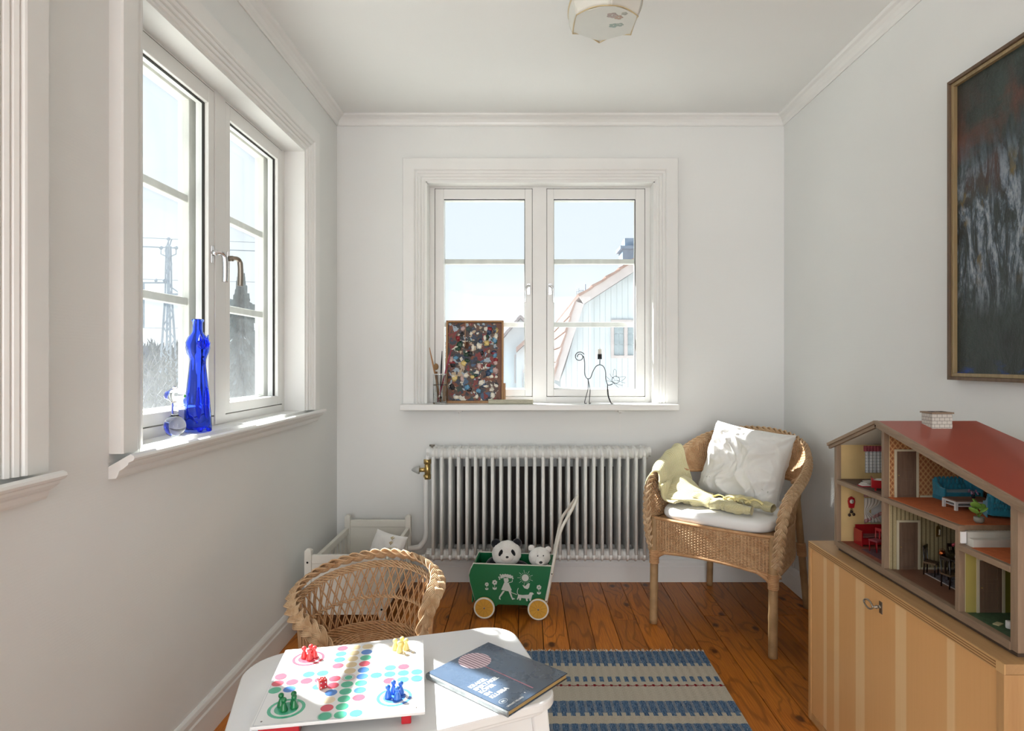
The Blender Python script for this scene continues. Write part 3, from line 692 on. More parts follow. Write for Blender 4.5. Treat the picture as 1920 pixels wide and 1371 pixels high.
# small pillow in the doll bed, leaning at its right rail
m = Matrix.Translation((-.640,2.875,.262)) @ Euler((R(-25), R(8), R(-20))).to_matrix().to_4x4()
o = pillow('doll_pillow', '', '', .165, .20, .08, MAT['cotton'], m, .006, 5, 24); tag(o, 'small white doll pillow with yellow stitching propped up in the doll bed', 'pillow')
mb = MB(m)
for k in range(7):
    z = .075-.022*k; mb.tube([(.02,-.039,z),(.032,-.040,z+.008),(.024,-.041,z-.004),(.040,-.041,z+.004),(.030,-.041,z-.008)], .0018, 4)
mb.build('yellow_stitching', M('yellow_thread', (.72,.55,.22), .8), o)
m = Matrix.Translation((-.742,2.90,.135)) @ Euler((R(90),0,0)).to_matrix().to_4x4()
o = pillow('doll_mattress', '', '', .27, .52, .045, MAT['cotton'], m, .002, 2, 20); tag(o, 'thin white doll mattress lying inside the doll bed', 'mattress')

# ---------------------------------------------------------------- wicker helpers
def braid(mb, path, width, thick, pitch, canes=3, r=.0030, strands=3, outward=None, fine=10, side=None):
    P, T = resample(path, max(8, int(sum((path[i+1]-path[i]).length for i in range(len(path)-1))/(pitch/fine))))
    n = len(P)
    # frames
    Bn = []; Nn = []
    for i in range(n):
        t = (P[min(i+1,n-1)]-P[max(i-1,0)]).normalized(); o_ = outward(P[i]); o_ = (o_ - t*o_.dot(t)).normalized(); Nn.append(o_); Bn.append(t.cross(o_))
    for k in range(strands):
        for j in range(canes):
            pts = []
            for i in range(n):
                th = 2*PI*(T*i/(n-1))/pitch + 2*PI*k/strands
                x = math.sin(th)*(width/2-r*canes*.75); y = math.sin(2*th)*(thick/2)
                # canes lie side by side, across the strand direction
                sl = (width/2)*(2*PI/pitch)*math.cos(th)*.85; off = (j-(canes-1)/2)*r*1.8; q_ = 1/math.sqrt(1+sl*sl)
                T_ = (P[min(i+1,n-1)]-P[max(i-1,0)]).normalized()
                pts.append(P[i]+Bn[i]*(x+off*q_)+Nn[i]*(y+.0012*(1-(2*j/(max(1,canes-1))-1)**2))-T_*off*sl*q_)
            mb.tube(pts, r, 5)
    return mb
def weave(surf, nrm, nu, nv, r, amp, rs=None, stake_every=1, flat=.8):
    """woven panel: returns (strands, stakes) builders"""
    a = MB(); b = MB(); rs = rs or r*1.3
    for j in range(nv):
        pts = []
        for i in range(nu+1):
            sg = 1 if (i+j) % 2 else -1
            p = Vector(surf(i/nu, (j+.5)/nv)); pts.append(p + nrm(i/nu,(j+.5)/nv)*amp*sg)
        pp = catmull(pts, 2); a.tube(pp, r, 4)
    for i in range(0, nu+1, stake_every):
        b.tube([Vector(surf(i/nu, j/6)) for j in range(7)], rs, 5)
    return a, b
def wicker_mat(name, c1, c2, sc=30):
    t = NT(name); v = t.co((1,1,1)); f = t.noise(v, sc, 4, .6); g = t.noise(v, 250, 2)
    t.col(t.mix(t.ramp(f, [(.3,0.),(.7,1.)]), rgb(c1), rgb(c2))).set(rough=.5, spec=.4); t.bump(g, .15, .0006); return t.m
WK = wicker_mat('wicker', '#bf9870', '#dcbf9b'); WKD = wicker_mat('wicker_fine', '#b48a62', '#cfaa82'); BAM = wicker_mat('bamboo', '#8d6f4c', '#b39168', 12); BIND = wicker_mat('cane_binding', '#b08257', '#cda176')
# ---------------------------------------------------------------- wicker armchair
AC = (.9415, 2.828); ac = thing('wicker_armchair', 'rattan armchair with rounded woven back and bamboo legs in the right corner', 'armchair', (AC[0],AC[1],0), math.atan2(-.63,.776))
half_ = [(.262,-.275,.300),(.280,-.287,.40),(.288,-.285,.49),(.296,-.268,.560),(.304,-.225,.607),(.308,-.14,.635),(.305,-.02,.668),(.288,.10,.712),(.245,.205,.757),(.170,.275,.788),(.085,.308,.802)]
ring = [(-x,y,z) for x,y,z in half_] + [(0,.315,.806)] + half_[::-1]
rim = catmull(ring, 8)
RIM, RT = resample(rim, 200)
def rimpt(t): 
    f = max(0,min(1,t))*200; i = min(199,int(f)); return RIM[i].lerp(RIM[i+1], f-i)
def outw(p):
    v = Vector((p.x, p.y-.0, 0))
    return (v.normalized() + Vector((0,0,.35))).normalized() if p.z > .5 else Vector((p.x*.6, p.y, 0)).normalized()
mb = braid(MB(), RIM, .046, .020, .082, 4, .0034, 3, outw, 12); mb.tube(RIM, .009, 8); mb.build('braided_rim', WK, ac)
# woven back hanging from the rim to a lower hoop
def backsurf(u, v):
    t = .235 + u*.53; top = rimpt(t); 
    a = (u*2-1); low = Vector((top.x*.80, top.y*.80+.0, .635-.03*(1-a*a))); q = v
    low = top.lerp(low, min(1,(1-abs(a))*7)**.5); p = top.lerp(low, q); bulge = math.sin(q*PI)*.012
    return p + Vector((top.x, top.y, 0)).normalized()*bulge
def bn(u, v):
    p = backsurf(u, v); return Vector((p.x, p.y, 0)).normalized()
s1, s2 = weave(backsurf, bn, 84, 24, .0030, .0026); s1.build('woven_back', WKD, ac); s2.build('back_stakes', WKD, ac)
MB().tube([backsurf(i/60,1.0) for i in range(61)], .008, 8).build('lower_hoop', BIND, ac)
# woven arm sides, in front
for sg in (-1,1):
    def armsurf(u, v, sg=sg):
        t = (.085+.145*u) if sg == -1 else 1-(.085+.145*u); top = rimpt(t); low = Vector((sg*(.262-.01*u), -.268+.25*u, .455)); return top.lerp(low, v)
    s1, s2 = weave(armsurf, lambda u,v,sg=sg: Vector((sg,0,0)), 16, 16, .003, .0026); 
    pn = s1.build('woven_arm', WKD, ac); s2.build('arm_stakes', WKD, ac)
# seat skirt: front and sides
sk = [(-.200,.195),(-.250,.0),(-.268,-.255),(-.245,-.283),(0,-.300),(.245,-.283),(.268,-.255),(.250,.0),(.200,.195)]
SK, _ = resample(catmull([(a,b,0) for a,b in sk], 8), 160)
def skirt(u, v):
    f = u*160; i = min(159,int(f)); p = SK[i].lerp(SK[i+1], f-i); drop = .305 + (.022*math.cos((p.x)/.26*PI/2) if p.y < -.2 else .0)
    return Vector((p.x, p.y, .458 + (drop-.458)*v))
def skn(u, v):
    p = skirt(u, v); return Vector((p.x*.5,p.y,0)).normalized() if p.y < -.26 else Vector((math.copysign(1,p.x),0,0))
s1, s2 = weave(skirt, skn, 110, 24, .0030, .0026); s1.build('woven_skirt', WKD, ac); s2.build('skirt_stakes', WKD, ac)
mb = MB()
for v in (0,1): mb.tube([skirt(i/80,v) for i in range(81)], .007, 7)
mb.build('skirt_hoop', BIND, ac)
mb = MB()
for i in range(26):
    y = -.275+i*.018; xw = .25-.055*max(0,(y+.05)/.22); mb.tube([(-xw,y,.452),(xw,y,.452)], .005, 5)
mb.build('seat_weave', WKD, ac)
tops = [(-.256,-.272,.46),(.256,-.272,.46),(-.2,.22,.55),(.2,.22,.55)]; feet = [(-.248,-.300,0),(.262,-.302,0),(-.245,.303,0),(.225,.300,0)]
for i, (tp, ft) in enumerate(zip(tops, feet)):
    a, b = Vector(ft), Vector(tp); L = (b-a).length; pts = []; rr_ = []
    for k in range(25):
        q = k/24; pts.append(a.lerp(b,q)); nd = any(abs(q*L-z) < .012 for z in (.16,.30)); rr_.append((.0185 if i < 2 else .0165)*(1.07 if nd else 1)*(.93+.07*q))
    lg = MB().tube(pts, rr_, 12).build('leg', BAM, ac)
    mb = MB(); mid = a.lerp(b,.62)
    for k in range(9):
        c = a.lerp(b, (.255+.007*k)/L) if i > 1 else a.lerp(b, (.262+.0066*k)/L)
        mb.lathe([(.0195,-.0035),(.0222,0),(.0195,.0035)], 12, tuple(c))
    mb.build('cane_binding', BIND, lg)
    if i < 2:
        sg = -1 if i == 0 else 1
        MB().tube(catmull([(sg*.252,-.278,.262),(sg*.235,-.285,.292),(sg*.195,-.292,.318)],6), .008, 8).build('corner_brace', BIND, lg)
for sg in (-1,1):
    MB().tube(catmull([(sg*.20,.22,.45),(sg*.215,.235,.60),(sg*.215,.235,.74)],6), .011, 8).build('back_post', BAM, ac)
MB().tube([(-.24,-.1,.25),(-.23,.25,.25)], .008,8)
acm = Matrix.Translation((AC[0],AC[1],0)) @ Matrix.Rotation(math.atan2(-.63,.776), 4, 'Z')
# seat cushion
def cushion():
    mb = MB(acm); pts = []; N = 80
    def rad_(a):
        c, s_ = math.cos(a), math.sin(a); wx = .242 - .03*(s_>0)*s_; wy = .245
        n_ = 5; return 1/((abs(c)/wx)**n_+(abs(s_)/wy)**n_)**(1/n_)
    layers = [(0,.461),(.9,.460),(.975,.463),(1.0,.473),(1.004,.484),(.995,.496),(.965,.505),(.90,.508),(.6,.511),(.3,.512),(0,.512)]
    vs = []; fs = []
    for f, z in layers:
        for k in range(N):
            a = 2*PI*k/N; r_ = rad_(a)*f; x, y = r_*math.cos(a), r_*math.sin(a)-.048
            vs.append((x, y, z + (.0025*noise.noise(Vector((x*14,y*14,z*9))) if z > .48 else 0)))
    for i in range(len(layers)-1):
        for k in range(N): fs.append((i*N+k, i*N+(k+1)%N, (i+1)*N+(k+1)%N, (i+1)*N+k))
    mb.add(vs, fs, True); return mb
tag(cushion().build('seat_cushion', MAT['cotton']), 'flat white seat cushion on the seat of the rattan armchair', 'cushion')
m = acm @ Matrix.Translation((.012,.088,.672)) @ Euler((R(-20), R(5), R(-13))).to_matrix().to_4x4()
def lin_mat():
    t = NT('printed_white_linen'); v = t.co((1,1,1)); f = t.noise(v, 34, 3, .6, 1.2)
    spots = t.ramp(f, [(.70,0.),(.735,1.)]); g = t.ramp(t.noise(v, 7, 2), [(.45,0.),(.6,1.)])
    t.col(t.mix(t.math('MULTIPLY', t.math('MULTIPLY', spots, g), .75), (.84,.83,.80), rgb('#6b6f5a'))).set(rough=.85, sheen=.2); t.bump(t.noise(v, 320, 2), .12, .001); return t.m
o = pillow('pillow', '', '', .405, .355, .15, lin_mat(), m, .030, 1.3, 80); tag(o, 'crumpled white linen pillow with faint sprigs leaning on the rattan armchair back', 'pillow')
# ---------------------------------------------------------------- yellow knitted cardigan
def knit_mat():
    t = NT('pale_yellow_knit'); tc = t.n('ShaderNodeTexCoord'); uv = t.sep(tc.outputs['UV'])
    a = t.math('SINE', t.math('MULTIPLY', uv[0], 2*PI*46)); b = t.math('SINE', t.math('MULTIPLY', uv[1], 2*PI*90))
    h = t.math('ADD', t.math('MULTIPLY', a, .8), t.math('MULTIPLY', b, .25))
    t.col(t.mix(t.ramp(h, [(.2,0.),(.8,1.)]), rgb('#ddd29c'), rgb('#f0e8c2'))).set(rough=.95, sheen=.35); t.bump(h, .55, .004); return t.m
KN_ = knit_mat()
def cloth(name, rows, mt, parent=None, nu=50, nv=40, th=.006, wr=.006, seed=0, m=None):
    """rows: list of control polylines (each same length); bicubic sheet"""
    C = [catmull(r, 8) for r in rows]; C = [resample(c, nu)[0] for c in C]
    cols = [resample(catmull([c[i] for c in C], 8), nv)[0] for i in range(nu+1)]
    mb = MB(m); vs = []
    for j in range(nv+1):
        for i in range(nu+1):
            p = cols[i][j]; q = p*9+Vector((seed,0,0)); d = noise.noise_vector(q)*wr + noise.noise_vector(q*2.4)*wr*.4
            vs.append(p+d)
    fs = [(j*(nu+1)+i, j*(nu+1)+i+1, (j+1)*(nu+1)+i+1, (j+1)*(nu+1)+i) for j in range(nv) for i in range(nu)]
    mb.add(vs, fs, True); o = mb.build(name, mt, parent, thick=th); me = o.data; uvl = me.uv_layers.new(name='UVMap')
    for p in me.polygons:
        for li, vi in zip(p.loop_indices, p.vertices): uvl.data[li].uv = ((vi//(nu+1))/nv*.62, (vi % (nu+1))/nu)
    return o
# rows run across the armrest (front -> back along the arm), each row goes outside -> over -> inside -> seat
rows = []
for k, (y, w0, zz, f) in enumerate(((-.215,.332,.555,0),(-.165,.345,.53,.3),(-.10,.35,.56,.6),(-.03,.345,.60,.9),(.045,.33,.65,1.0))):
    zt = .648+.022*k+(.012 if k > 2 else 0); xo = -.305
    rows.append([(xo-.030,y,zz+.03),(xo-.024,y,zt-.025),(xo,y,zt),(xo+.030,y+.0,zt-.01),(xo+.052,y-.01,zt-.075),(xo+.064,y-.015,zt*.45+.30),(xo+.085+.01*f,y-.03,.536),(xo+.15+.01*f,y-.055-.02*k,.530)])
cdg = cloth('cardigan', rows, KN_, None, 60, 44, .009, .012, 3, acm); tag(cdg, 'pale yellow ribbed knit cardigan slung over the left arm and seat of the armchair', 'cardigan')
# crossing fold in front
rows = [[(-.245,-.20,.53),(-.19,-.235,.545),(-.12,-.235,.54),(-.05,-.20,.535)],[(-.245,-.15,.575),(-.19,-.17,.60),(-.12,-.17,.575),(-.05,-.14,.555)],[(-.24,-.09,.60),(-.19,-.09,.615),(-.13,-.10,.575),(-.06,-.09,.55)],[(-.22,-.03,.55),(-.17,-.04,.56),(-.12,-.06,.54),(-.06,-.05,.53)]]
cloth('folded_front', rows, KN_, cdg, 40, 30, .008, .012, 9, acm)
def sleeve(name, path, rr_, seed, fl=.6):
    mb = MB(acm); P, T = resample(catmull(path, 8), 44); L = len(P); n = 18; vs = []; fs = []
    for i, p in enumerate(P):
        t = (P[min(i+1,L-1)]-P[max(i-1,0)]).normalized(); z = Vector((0,0,1)); b = t.cross(z).normalized(); z = b.cross(t)
        q = i/(L-1); r_ = rr_[min(len(rr_)-2,int(q*(len(rr_)-1)))]; r2 = rr_[min(len(rr_)-1,int(q*(len(rr_)-1))+1)]; f = q*(len(rr_)-1)%1; r_ = r_+(r2-r_)*f
        r_ *= 1+.10*math.sin(q*34+seed)
        for k in range(n):
            a = 2*PI*k/n; d = b*math.cos(a)*r_+z*math.sin(a)*r_*fl; w_ = noise.noise(Vector((q*7+seed,a*1.3,seed)))
            vs.append(p+d*(1+.28*w_))
    for i in range(L-1):
        for k in range(n): fs.append((i*n+k, i*n+(k+1)%n, (i+1)*n+(k+1)%n, (i+1)*n+k))
    fs += [tuple(range(n)), tuple((L-1)*n+k for k in range(n-1,-1,-1))]
    mb.add(vs, fs, True); o = mb.build(name, KN_, cdg); me = o.data; uvl = me.uv_layers.new(name='UVMap')
    for p in me.polygons:
        for li, vi in zip(p.loop_indices, p.vertices): uvl.data[li].uv = ((vi % n)/n*.6, (vi//n)/L)
sleeve('sleeve', [(-.20,-.155,.545),(-.13,-.165,.542),(-.06,-.17,.536),(.0,-.155,.534),(.06,-.15,.534)], [.045,.05,.042,.034,.03], 1, .6)
sleeve('sleeve', [(-.03,-.20,.532),(.03,-.195,.536),(.09,-.215,.535),(.15,-.21,.534)], [.026,.034,.034,.022], 2, .62)
sleeve('cuff', [(.00,-.105,.545),(.07,-.10,.55),(.14,-.12,.545),(.21,-.13,.538)], [.03,.032,.026,.03], 4, .6)
YB2 = M('yellow_mesh_ribbon', (.80,.68,.32), .8, var=.1)
mb = MB(acm)
for k in range(4):
    mb.tube(catmull([(-.04+.05*k,-.15-.01*k,.556),(-.02+.05*k,-.135,.564),(.01+.05*k,-.15,.562),(.03+.05*k,-.17,.556)],6), .0055, 6, flat=.3)
mb.build('button_band', YB2, cdg)

# ---------------------------------------------------------------- small wicker chair
KC = (-.487, 1.935); kc = thing('small_wicker_chair', "child's golden wicker tub chair with thick braided rim behind the white table", 'chair', (KC[0],KC[1],0))
def kr(a): return .212 + .005*math.cos(2*a)
def kz(a):      # a in degrees, 90 = back
    d = abs(((a-80+180) % 360)-180)
    return .492 - .058*min(1,(d/110))**1.6 - (.05*max(0,(d-110)/60))
ang = [238 - i*(238+10)/60 for i in range(61)]      # from front-left round the back to front-right
rimk = [Vector((kr(R(a))*math.cos(R(a)), kr(R(a))*math.sin(R(a)), kz(a))) for a in ang]
e0 = rimk[0]; e1 = rimk[-1]
kp_ = lambda a, f, z: Vector((kr(R(a))*f*math.cos(R(a)), kr(R(a))*f*math.sin(R(a)), z))
pre = [kp_(250,.92,.25), kp_(252,.95,.30), kp_(251,.98,.345), kp_(247,1,.378)]
post = [kp_(-19,1,.425), kp_(-25,.99,.385), kp_(-27,.95,.33), kp_(-27,.92,.25)]
KP, KT = resample(catmull(pre+rimk+post, 4), 160)
def kout(p):
    v = Vector((p.x,p.y,0)).normalized(); q = max(0,min(1,(p.z-.36)/.07)); return (v*(.95-.35*q) + Vector((0,0,.15+.65*q))).normalized()
mb = braid(MB(), KP, .052, .018, .110, 7, .0025, 3, kout, 16); mb.tube(KP, .009, 8); mb.build('braided_rim', WK, kc)
# twisted band under the rim
def kring(z0, rf, a0=245, a1=-14, n=80, dz=0):
    o_ = []
    for i in range(n+1):
        a = a0+(a1-a0)*i/n; o_.append(Vector((kr(R(a))*rf*math.cos(R(a)), kr(R(a))*rf*math.sin(R(a)), z0(a))))
    return o_
def twist(mb, path, rad_, r, pitch, n=4):
    P, T = resample(path, int(len(path)*2.4))
    for k in range(n):
        pts = []
        for i, p in enumerate(P):
            t = (P[min(i+1,len(P)-1)]-P[max(i-1,0)]).normalized(); b = Vector((p.x,p.y,0)).normalized(); b = (b-t*b.dot(t)).normalized(); c = t.cross(b)
            th = 2*PI*T*i/(len(P)-1)/pitch + 2*PI*k/n; pts.append(p+b*math.cos(th)*rad_+c*math.sin(th)*rad_)
        mb.tube(pts, r, 5)
    return mb
mb = MB()
for dz, rf in ((-.026,.965),(-.037,.95)): twist(mb, kring(lambda a: kz(a)+dz, rf), .0042, .0028, .055, 3)
mb.build('upper_band', WK, kc)
SZ = .262
def lat(a, v):      # v 0 at the rim, 1 at the seat
    rf = .955-.20*v; z = (kz(a)-.03)*(1-v)+SZ*v; return Vector((kr(R(a))*rf*math.cos(R(a)), kr(R(a))*rf*math.sin(R(a)), z))
n = 30
for k in range(n):
    for sg in (1,-1):
        for pr_ in (-.35,.35):
            a0 = 244-(244+16)*(k+.5+pr_*.4)/n; a1 = a0+sg*24
            if a1 > 250 or a1 < -24: continue
            if pr_ > 0 and sg < 0: continue
            pts = [lat(a0+(a1-a0)*q/6, q/6)+Vector((math.cos(R(a0)),math.sin(R(a0)),0))*(.002*sg) for q in range(7)]
            MB().tube(pts, .0024, 5).build('lattice_cane', WKD, kc)
mb = MB(); twist(mb, [lat(240-(240+14)*i/70, .52) for i in range(71)], .0040, .0026, .03, 2); mb.build('middle_band', WK, kc)
mb = MB()
for v, q in ((.93,.005),(.99,.004),(1.04,.003)): twist(mb, [lat(236-(236+50)*i/70, v) for i in range(71)], .0040, .0028, .06, 3)
mb.build('seat_border', WKD, kc)
# woven seat: rings of cane and the wall below
mb = MB()
for k in range(22):
    r_ = .168*(1-k/23); pts = []
    for i in range(72):
        a = 2*PI*i/72; pts.append(Vector((r_*math.cos(a), r_*math.sin(a), SZ-.012+.0022*(1 if (i//2+k)%2 else -1))))
    mb.tube(pts, .0032, 5, closed=True)
for k in range(24): a = 2*PI*k/24; mb.tube([(0,0,SZ-.013),(.17*math.cos(a),.17*math.sin(a),SZ-.013)], .003, 5)
mb.build('woven_seat', WKD, kc)
mb = MB()
for j in range(9):
    pts = []
    for i in range(96):
        a = 2*PI*i/96; r_ = .176-.0012*j; r_ += .003*(1 if (i//2+j)%2 else -1); pts.append(Vector((r_*math.cos(a), r_*math.sin(a), SZ-.018-.0085*j)))
    mb.tube(pts, .0042, 5, closed=True)
mb.build('woven_apron', WKD, kc)
# open-work below the arms on the outside, outer wall canes
for sg, aa in ((1,range(150,252,7)),(-1,range(-16,40,7))):
    for a in aa: MB().tube(catmull([lat(a,-.02), Vector((kr(R(a))*.93*math.cos(R(a)),kr(R(a))*.93*math.sin(R(a)),.36)), Vector((.19*math.cos(R(a)),.19*math.sin(R(a)),SZ-.02)),Vector((.172*math.cos(R(a)),.172*math.sin(R(a)),SZ-.09))],5), .0028, 5).build('side_cane', WKD, kc)
for a in (45,135,225,315):
    d = Vector((math.cos(R(a)),math.sin(R(a)),0)); lg = MB().tube([d*.150+Vector((0,0,SZ-.02)), d*.175], .013, 10).build('leg', BAM, kc)
    mb = MB()
    for k in range(7): mb.lathe([(.013,-.004),(.0165,0),(.013,.004)], 12, tuple(d*(.156+.0003*k)+Vector((0,0,.16-.008*k))))
    mb.build('cane_binding', BIND, lg)

# ---------------------------------------------------------------- rug
RY = 2.470; RX0, RX1 = -.14, .700
def rug_mat():
    t = NT('striped_rag_weave'); v = t.co((1,1,1)); x, y, z = t.sep(v)
    wob = t.math('MULTIPLY', t.math('SUBTRACT', t.noise(t.co((30,90,1)), 3, 3), .5), .006)
    dist = t.math('ADD', t.math('MULTIPLY', y, -1), wob)       # metres from the far edge
    P_ = .0295
    blk = t.math('SINE', t.math('MULTIPLY', x, 2*PI/P_))          # warp blocks
    wide = t.math('GREATER_THAN', blk, -.55)
    def band(a, b): return t.math('MULTIPLY', t.math('GREATER_THAN', dist, a), t.math('LESS_THAN', dist, b))
    tooth = t.math('GREATER_THAN', blk, .0)
    blues = None; teeth = None
    L = [(-.02,.098,.122),(.362,.432,.452),(.494,.60,.62),(.80,.92,.94)]
    def orr(a, b): return b if a is None else t.math('MAXIMUM', a, b)
    for a, b, c in L: blues = orr(blues, band(a,b)); teeth = orr(teeth, band(b,c))
    teeth = orr(teeth, band(.200,.236)); teeth = orr(teeth, band(.70,.73))
    full = t.math('MULTIPLY', blues, t.math('MULTIPLY_ADD', wide, .26, .74)); te = t.math('MULTIPLY', teeth, tooth)
    isb = t.math('MAXIMUM', full, te, clamp=True)
    red = t.math('MULTIPLY', t.math('LESS_THAN', t.math('ABSOLUTE', t.math('SUBTRACT', dist, .262)), t.math('MULTIPLY_ADD', t.math('GREATER_THAN', blk, .6), .005, .0022)), 1)
    n1 = t.noise(t.co((400,40,1)), 1, 2); n2 = t.noise(t.co((260,260,1)), 1, 2)
    beige = t.mix(n2, rgb('#a39b8a'), rgb('#cfc7b6')); blue = t.mix(t.ramp(n1, [(.35,0.),(.65,1.)]), rgb('#334d6c'), rgb('#66819d'))
    blue = t.mix(t.math('GREATER_THAN', n2, .66), blue, rgb('#c2bfb4'))
    c = t.mix(isb, beige, blue); c = t.mix(red, c, rgb('#7d1f24'))
    t.col(c).set(rough=.95, spec=.1)
    h = t.math('ADD', t.math('MULTIPLY', blk, .35), t.math('ADD', t.math('SINE', t.math('MULTIPLY', y, 1400)), t.math('MULTIPLY', n1, 1.2)))
    t.bump(h, .5, .0025); return t.m
rug = thing('rag_rug', 'blue, beige and red striped woven rag rug lying on the pine floor', 'rug', (0,RY,0))
mb = MB()
def rs(u, v):
    x = RX0+(RX1-RX0)*u; y = -2.1*v; e_ = .004*noise.noise(Vector((0,y*5,1)))*(u*2-1)
    return (x+e_+ (.004*noise.noise(Vector((x*12,0,3))) if v == 0 else 0), y, .0070+.0008*math.sin(x*2*PI/.0295)+.001*noise.noise(Vector((x*4,y*4,0))))
mb.grid(rs, 200, 160, True)
mb.f = [tuple(reversed(q)) for q in mb.f]
mb.build('woven_field', rug_mat(), rug)
MB().box(RX0+.002,-2.09,.0005,RX1-.002,-.003,.0045).build('underside', M('rug_backing', rgb('#a39b8a'), .95), rug)
mb = MB(); rn = random.Random(2)
for i in range(230):
    x = RX0+(RX1-RX0)*i/229; p = Vector((x,-.002,.006)); 
    pts = [p]; a = rn.uniform(-.8,.8)
    for k in range(3): pts.append(pts[-1]+Vector((math.sin(a)*.004+rn.uniform(-.002,.002), .0045, rn.uniform(-.002,.0025)))); 
    mb.tube(pts, .0011, 3)
mb.build('fringe', M('undyed_cotton', rgb('#e3ddd0'), .95), rug, kind='stuff')

# ---------------------------------------------------------------- low white table
TZT = .474
tb = thing('low_table', "child's low white table with rounded corners carrying the board game and picture book", 'table', (0,0,0))
cor = [((-.632,1.431),.105),((-.042,1.607),.075),((.068,1.250),.05),((-.50,.985),.09)]
def rounded(cs, n=10, sh=0):
    o_ = []; L = len(cs)
    for i in range(L):
        p = Vector(cs[i][0]); a = Vector(cs[i-1][0]); b = Vector(cs[(i+1)%L][0]); r_ = cs[i][1]
        da, db = (a-p).normalized(), (b-p).normalized(); ang_ = math.acos(da.dot(db)); t_ = r_/math.tan(ang_/2); c = p+(da+db).normalized()*(r_/math.sin(ang_/2))
        s_ = p+da*t_; e_ = p+db*t_; a0 = math.atan2(s_.y-c.y, s_.x-c.x); a1 = math.atan2(e_.y-c.y, e_.x-c.x)
        d = (a1-a0+PI) % (2*PI)-PI
        for k in range(n+1): a_ = a0+d*k/n; o_.append((c.x+math.cos(a_)*(r_-sh), c.y+math.sin(a_)*(r_-sh)))
    return o_
tp = rounded(cor)[::-1]
MB().prism(tp, TZT-.020, TZT, 'z').build('table_top', MAT['white'], tb, bev=.004)
# lower lip panel and apron following the outline, set in
ctr = Vector((-.27,1.31))
def scl(s_): return [(ctr.x+(p[0]-ctr.x)*s_, ctr.y+(p[1]-ctr.y)*s_) for p in tp]
MB().prism(scl(.955), TZT-.030, TZT-.0205, 'z').build('table_underlay', MAT['white'], tb, bev=.003)
u_ = Vector((.959,.284)); w2 = Vector((.286,-.958))
def tpt(a, b): p = Vector((-.632,1.431))+u_*a+w2*b; return (p.x, p.y)
def barT(a0, b0, a1, b1, z0, z1, wd, nm):
    p, q = Vector(tpt(a0,b0)), Vector(tpt(a1,b1)); 
    return MB().bar((p.x,p.y,(z0+z1)/2),(q.x,q.y,(z0+z1)/2), wd, z1-z0).build(nm, MAT['white'], tb, bev=.002)
la, lb = (.075,.555), (.075,.335)
for i, (a, b) in enumerate(((la[0],lb[0]),(la[1],lb[0]),(la[0],lb[1]),(la[1]+.03,lb[1]))):
    p = tpt(a,b); out_ = (Vector(p)-ctr).normalized()*.045
    MB().bar((p[0]+out_.x,p[1]+out_.y,0),(p[0],p[1],TZT-.031), .034, .034, (u_.x,u_.y,0)).build('leg', MAT['white'], tb, bev=.004)
barT(la[0],lb[0],la[1],lb[0],.385,.443,.018,'apron'); barT(la[0],lb[1],la[1]+.03,lb[1],.385,.443,.018,'apron')
barT(la[0],lb[0],la[0],lb[1],.385,.443,.018,'apron'); barT(la[1],lb[0],la[1]+.03,lb[1],.385,.443,.018,'apron')
barT(la[0]-.03,(lb[0]+lb[1])/2,la[1]+.05,(lb[0]+lb[1])/2,.150,.185,.016,'stretcher')
for i in range(3): 
    p = Vector((-.06-.035*i,1.205-.022*i)); 
# ---------------------------------------------------------------- ludo board
HB = TZT+.028; BRot = R(9.7); BS = .3035
bc = Vector((-.3594,1.2778,0))
bd = thing('game_board', 'white square ludo-style game board with coloured dots raised on red feet', 'game board', (bc.x,bc.y,TZT), BRot)
WB = M('game_board_card', (.88,.88,.87), .28, var=.01, coat=.3)
MB().box(-BS/2,-BS/2,.0222,BS/2,BS/2,.028).build('board_panel', WB, bd, bev=.0012)
REDP = M('red_plastic', rgb('#c4202c'), .3, var=.03)
for x, y in ((-.105,-.132),(.118,-.128),(-.118,.128),(.118,.128)):
    (MB().box(x-.035,y-.012,0,x+.035,y+.012,.0222) if x == -.105 else MB().box(x-.009,y-.010,0,x+.009,y+.010,.0222)).build('foot', REDP, bd, bev=.002)
PC = {'r': '#e0596c', 'y': '#f2dfc0', 'Y': '#dcc79c', 'b': '#4f86d2', 'g': '#54bd98'}
PM = {k_: M('printed_'+n_, rgb(PC[k_]), .3, var=.01, coat=.2) for k_, n_ in (('r','red'),('y','cream'),('Y','sand'),('b','blue'),('g','green'))}
pt = .0273; ZB = .0281
def cell(c, r_): return ((c-5)*pt+.0005, (5-r_)*pt)
rowsB = {0:{4:'r',5:'Y',6:'Y'},1:{4:'g',5:'Y',6:'b'},2:{4:'b',5:'Y',6:'g'},3:{4:'r',5:'Y',6:'r'},4:dict(enumerate('rybgyYbygry')),5:dict(enumerate('rrrrr.bbbbb')),
    6:dict(enumerate('gbygrggyrgb')),7:{4:'b',5:'g',6:'b'},8:{4:'y',5:'g',6:'r'},9:{4:'r',5:'g',6:'y'},10:{4:'g',5:'g',6:'b'}}
def disc(r0, r1, c, z0=ZB, z1=ZB+.0003, n=28):
    mb = MB(); vs = []; 
    for k in range(n):
        a = 2*PI*k/n
        for r_, z in ((r0,z1),(r1,z1),(r1,z0-.0004)): vs.append((c[0]+r_*math.cos(a), c[1]+r_*math.sin(a), z))
    fs = []
    for k in range(n):
        k2 = (k+1)%n; fs += [(k*3,k*3+1,k2*3+1,k2*3),(k*3+1,k*3+2,k2*3+2,k2*3+1)]
    if r0 <= 0: pass
    return mb.add(vs, fs)
for r_, d in rowsB.items():
    for c_, k_ in d.items():
        if k_ != '.': disc(0, .0117, cell(c_,r_)).build('printed_dot', PM[k_], bd)
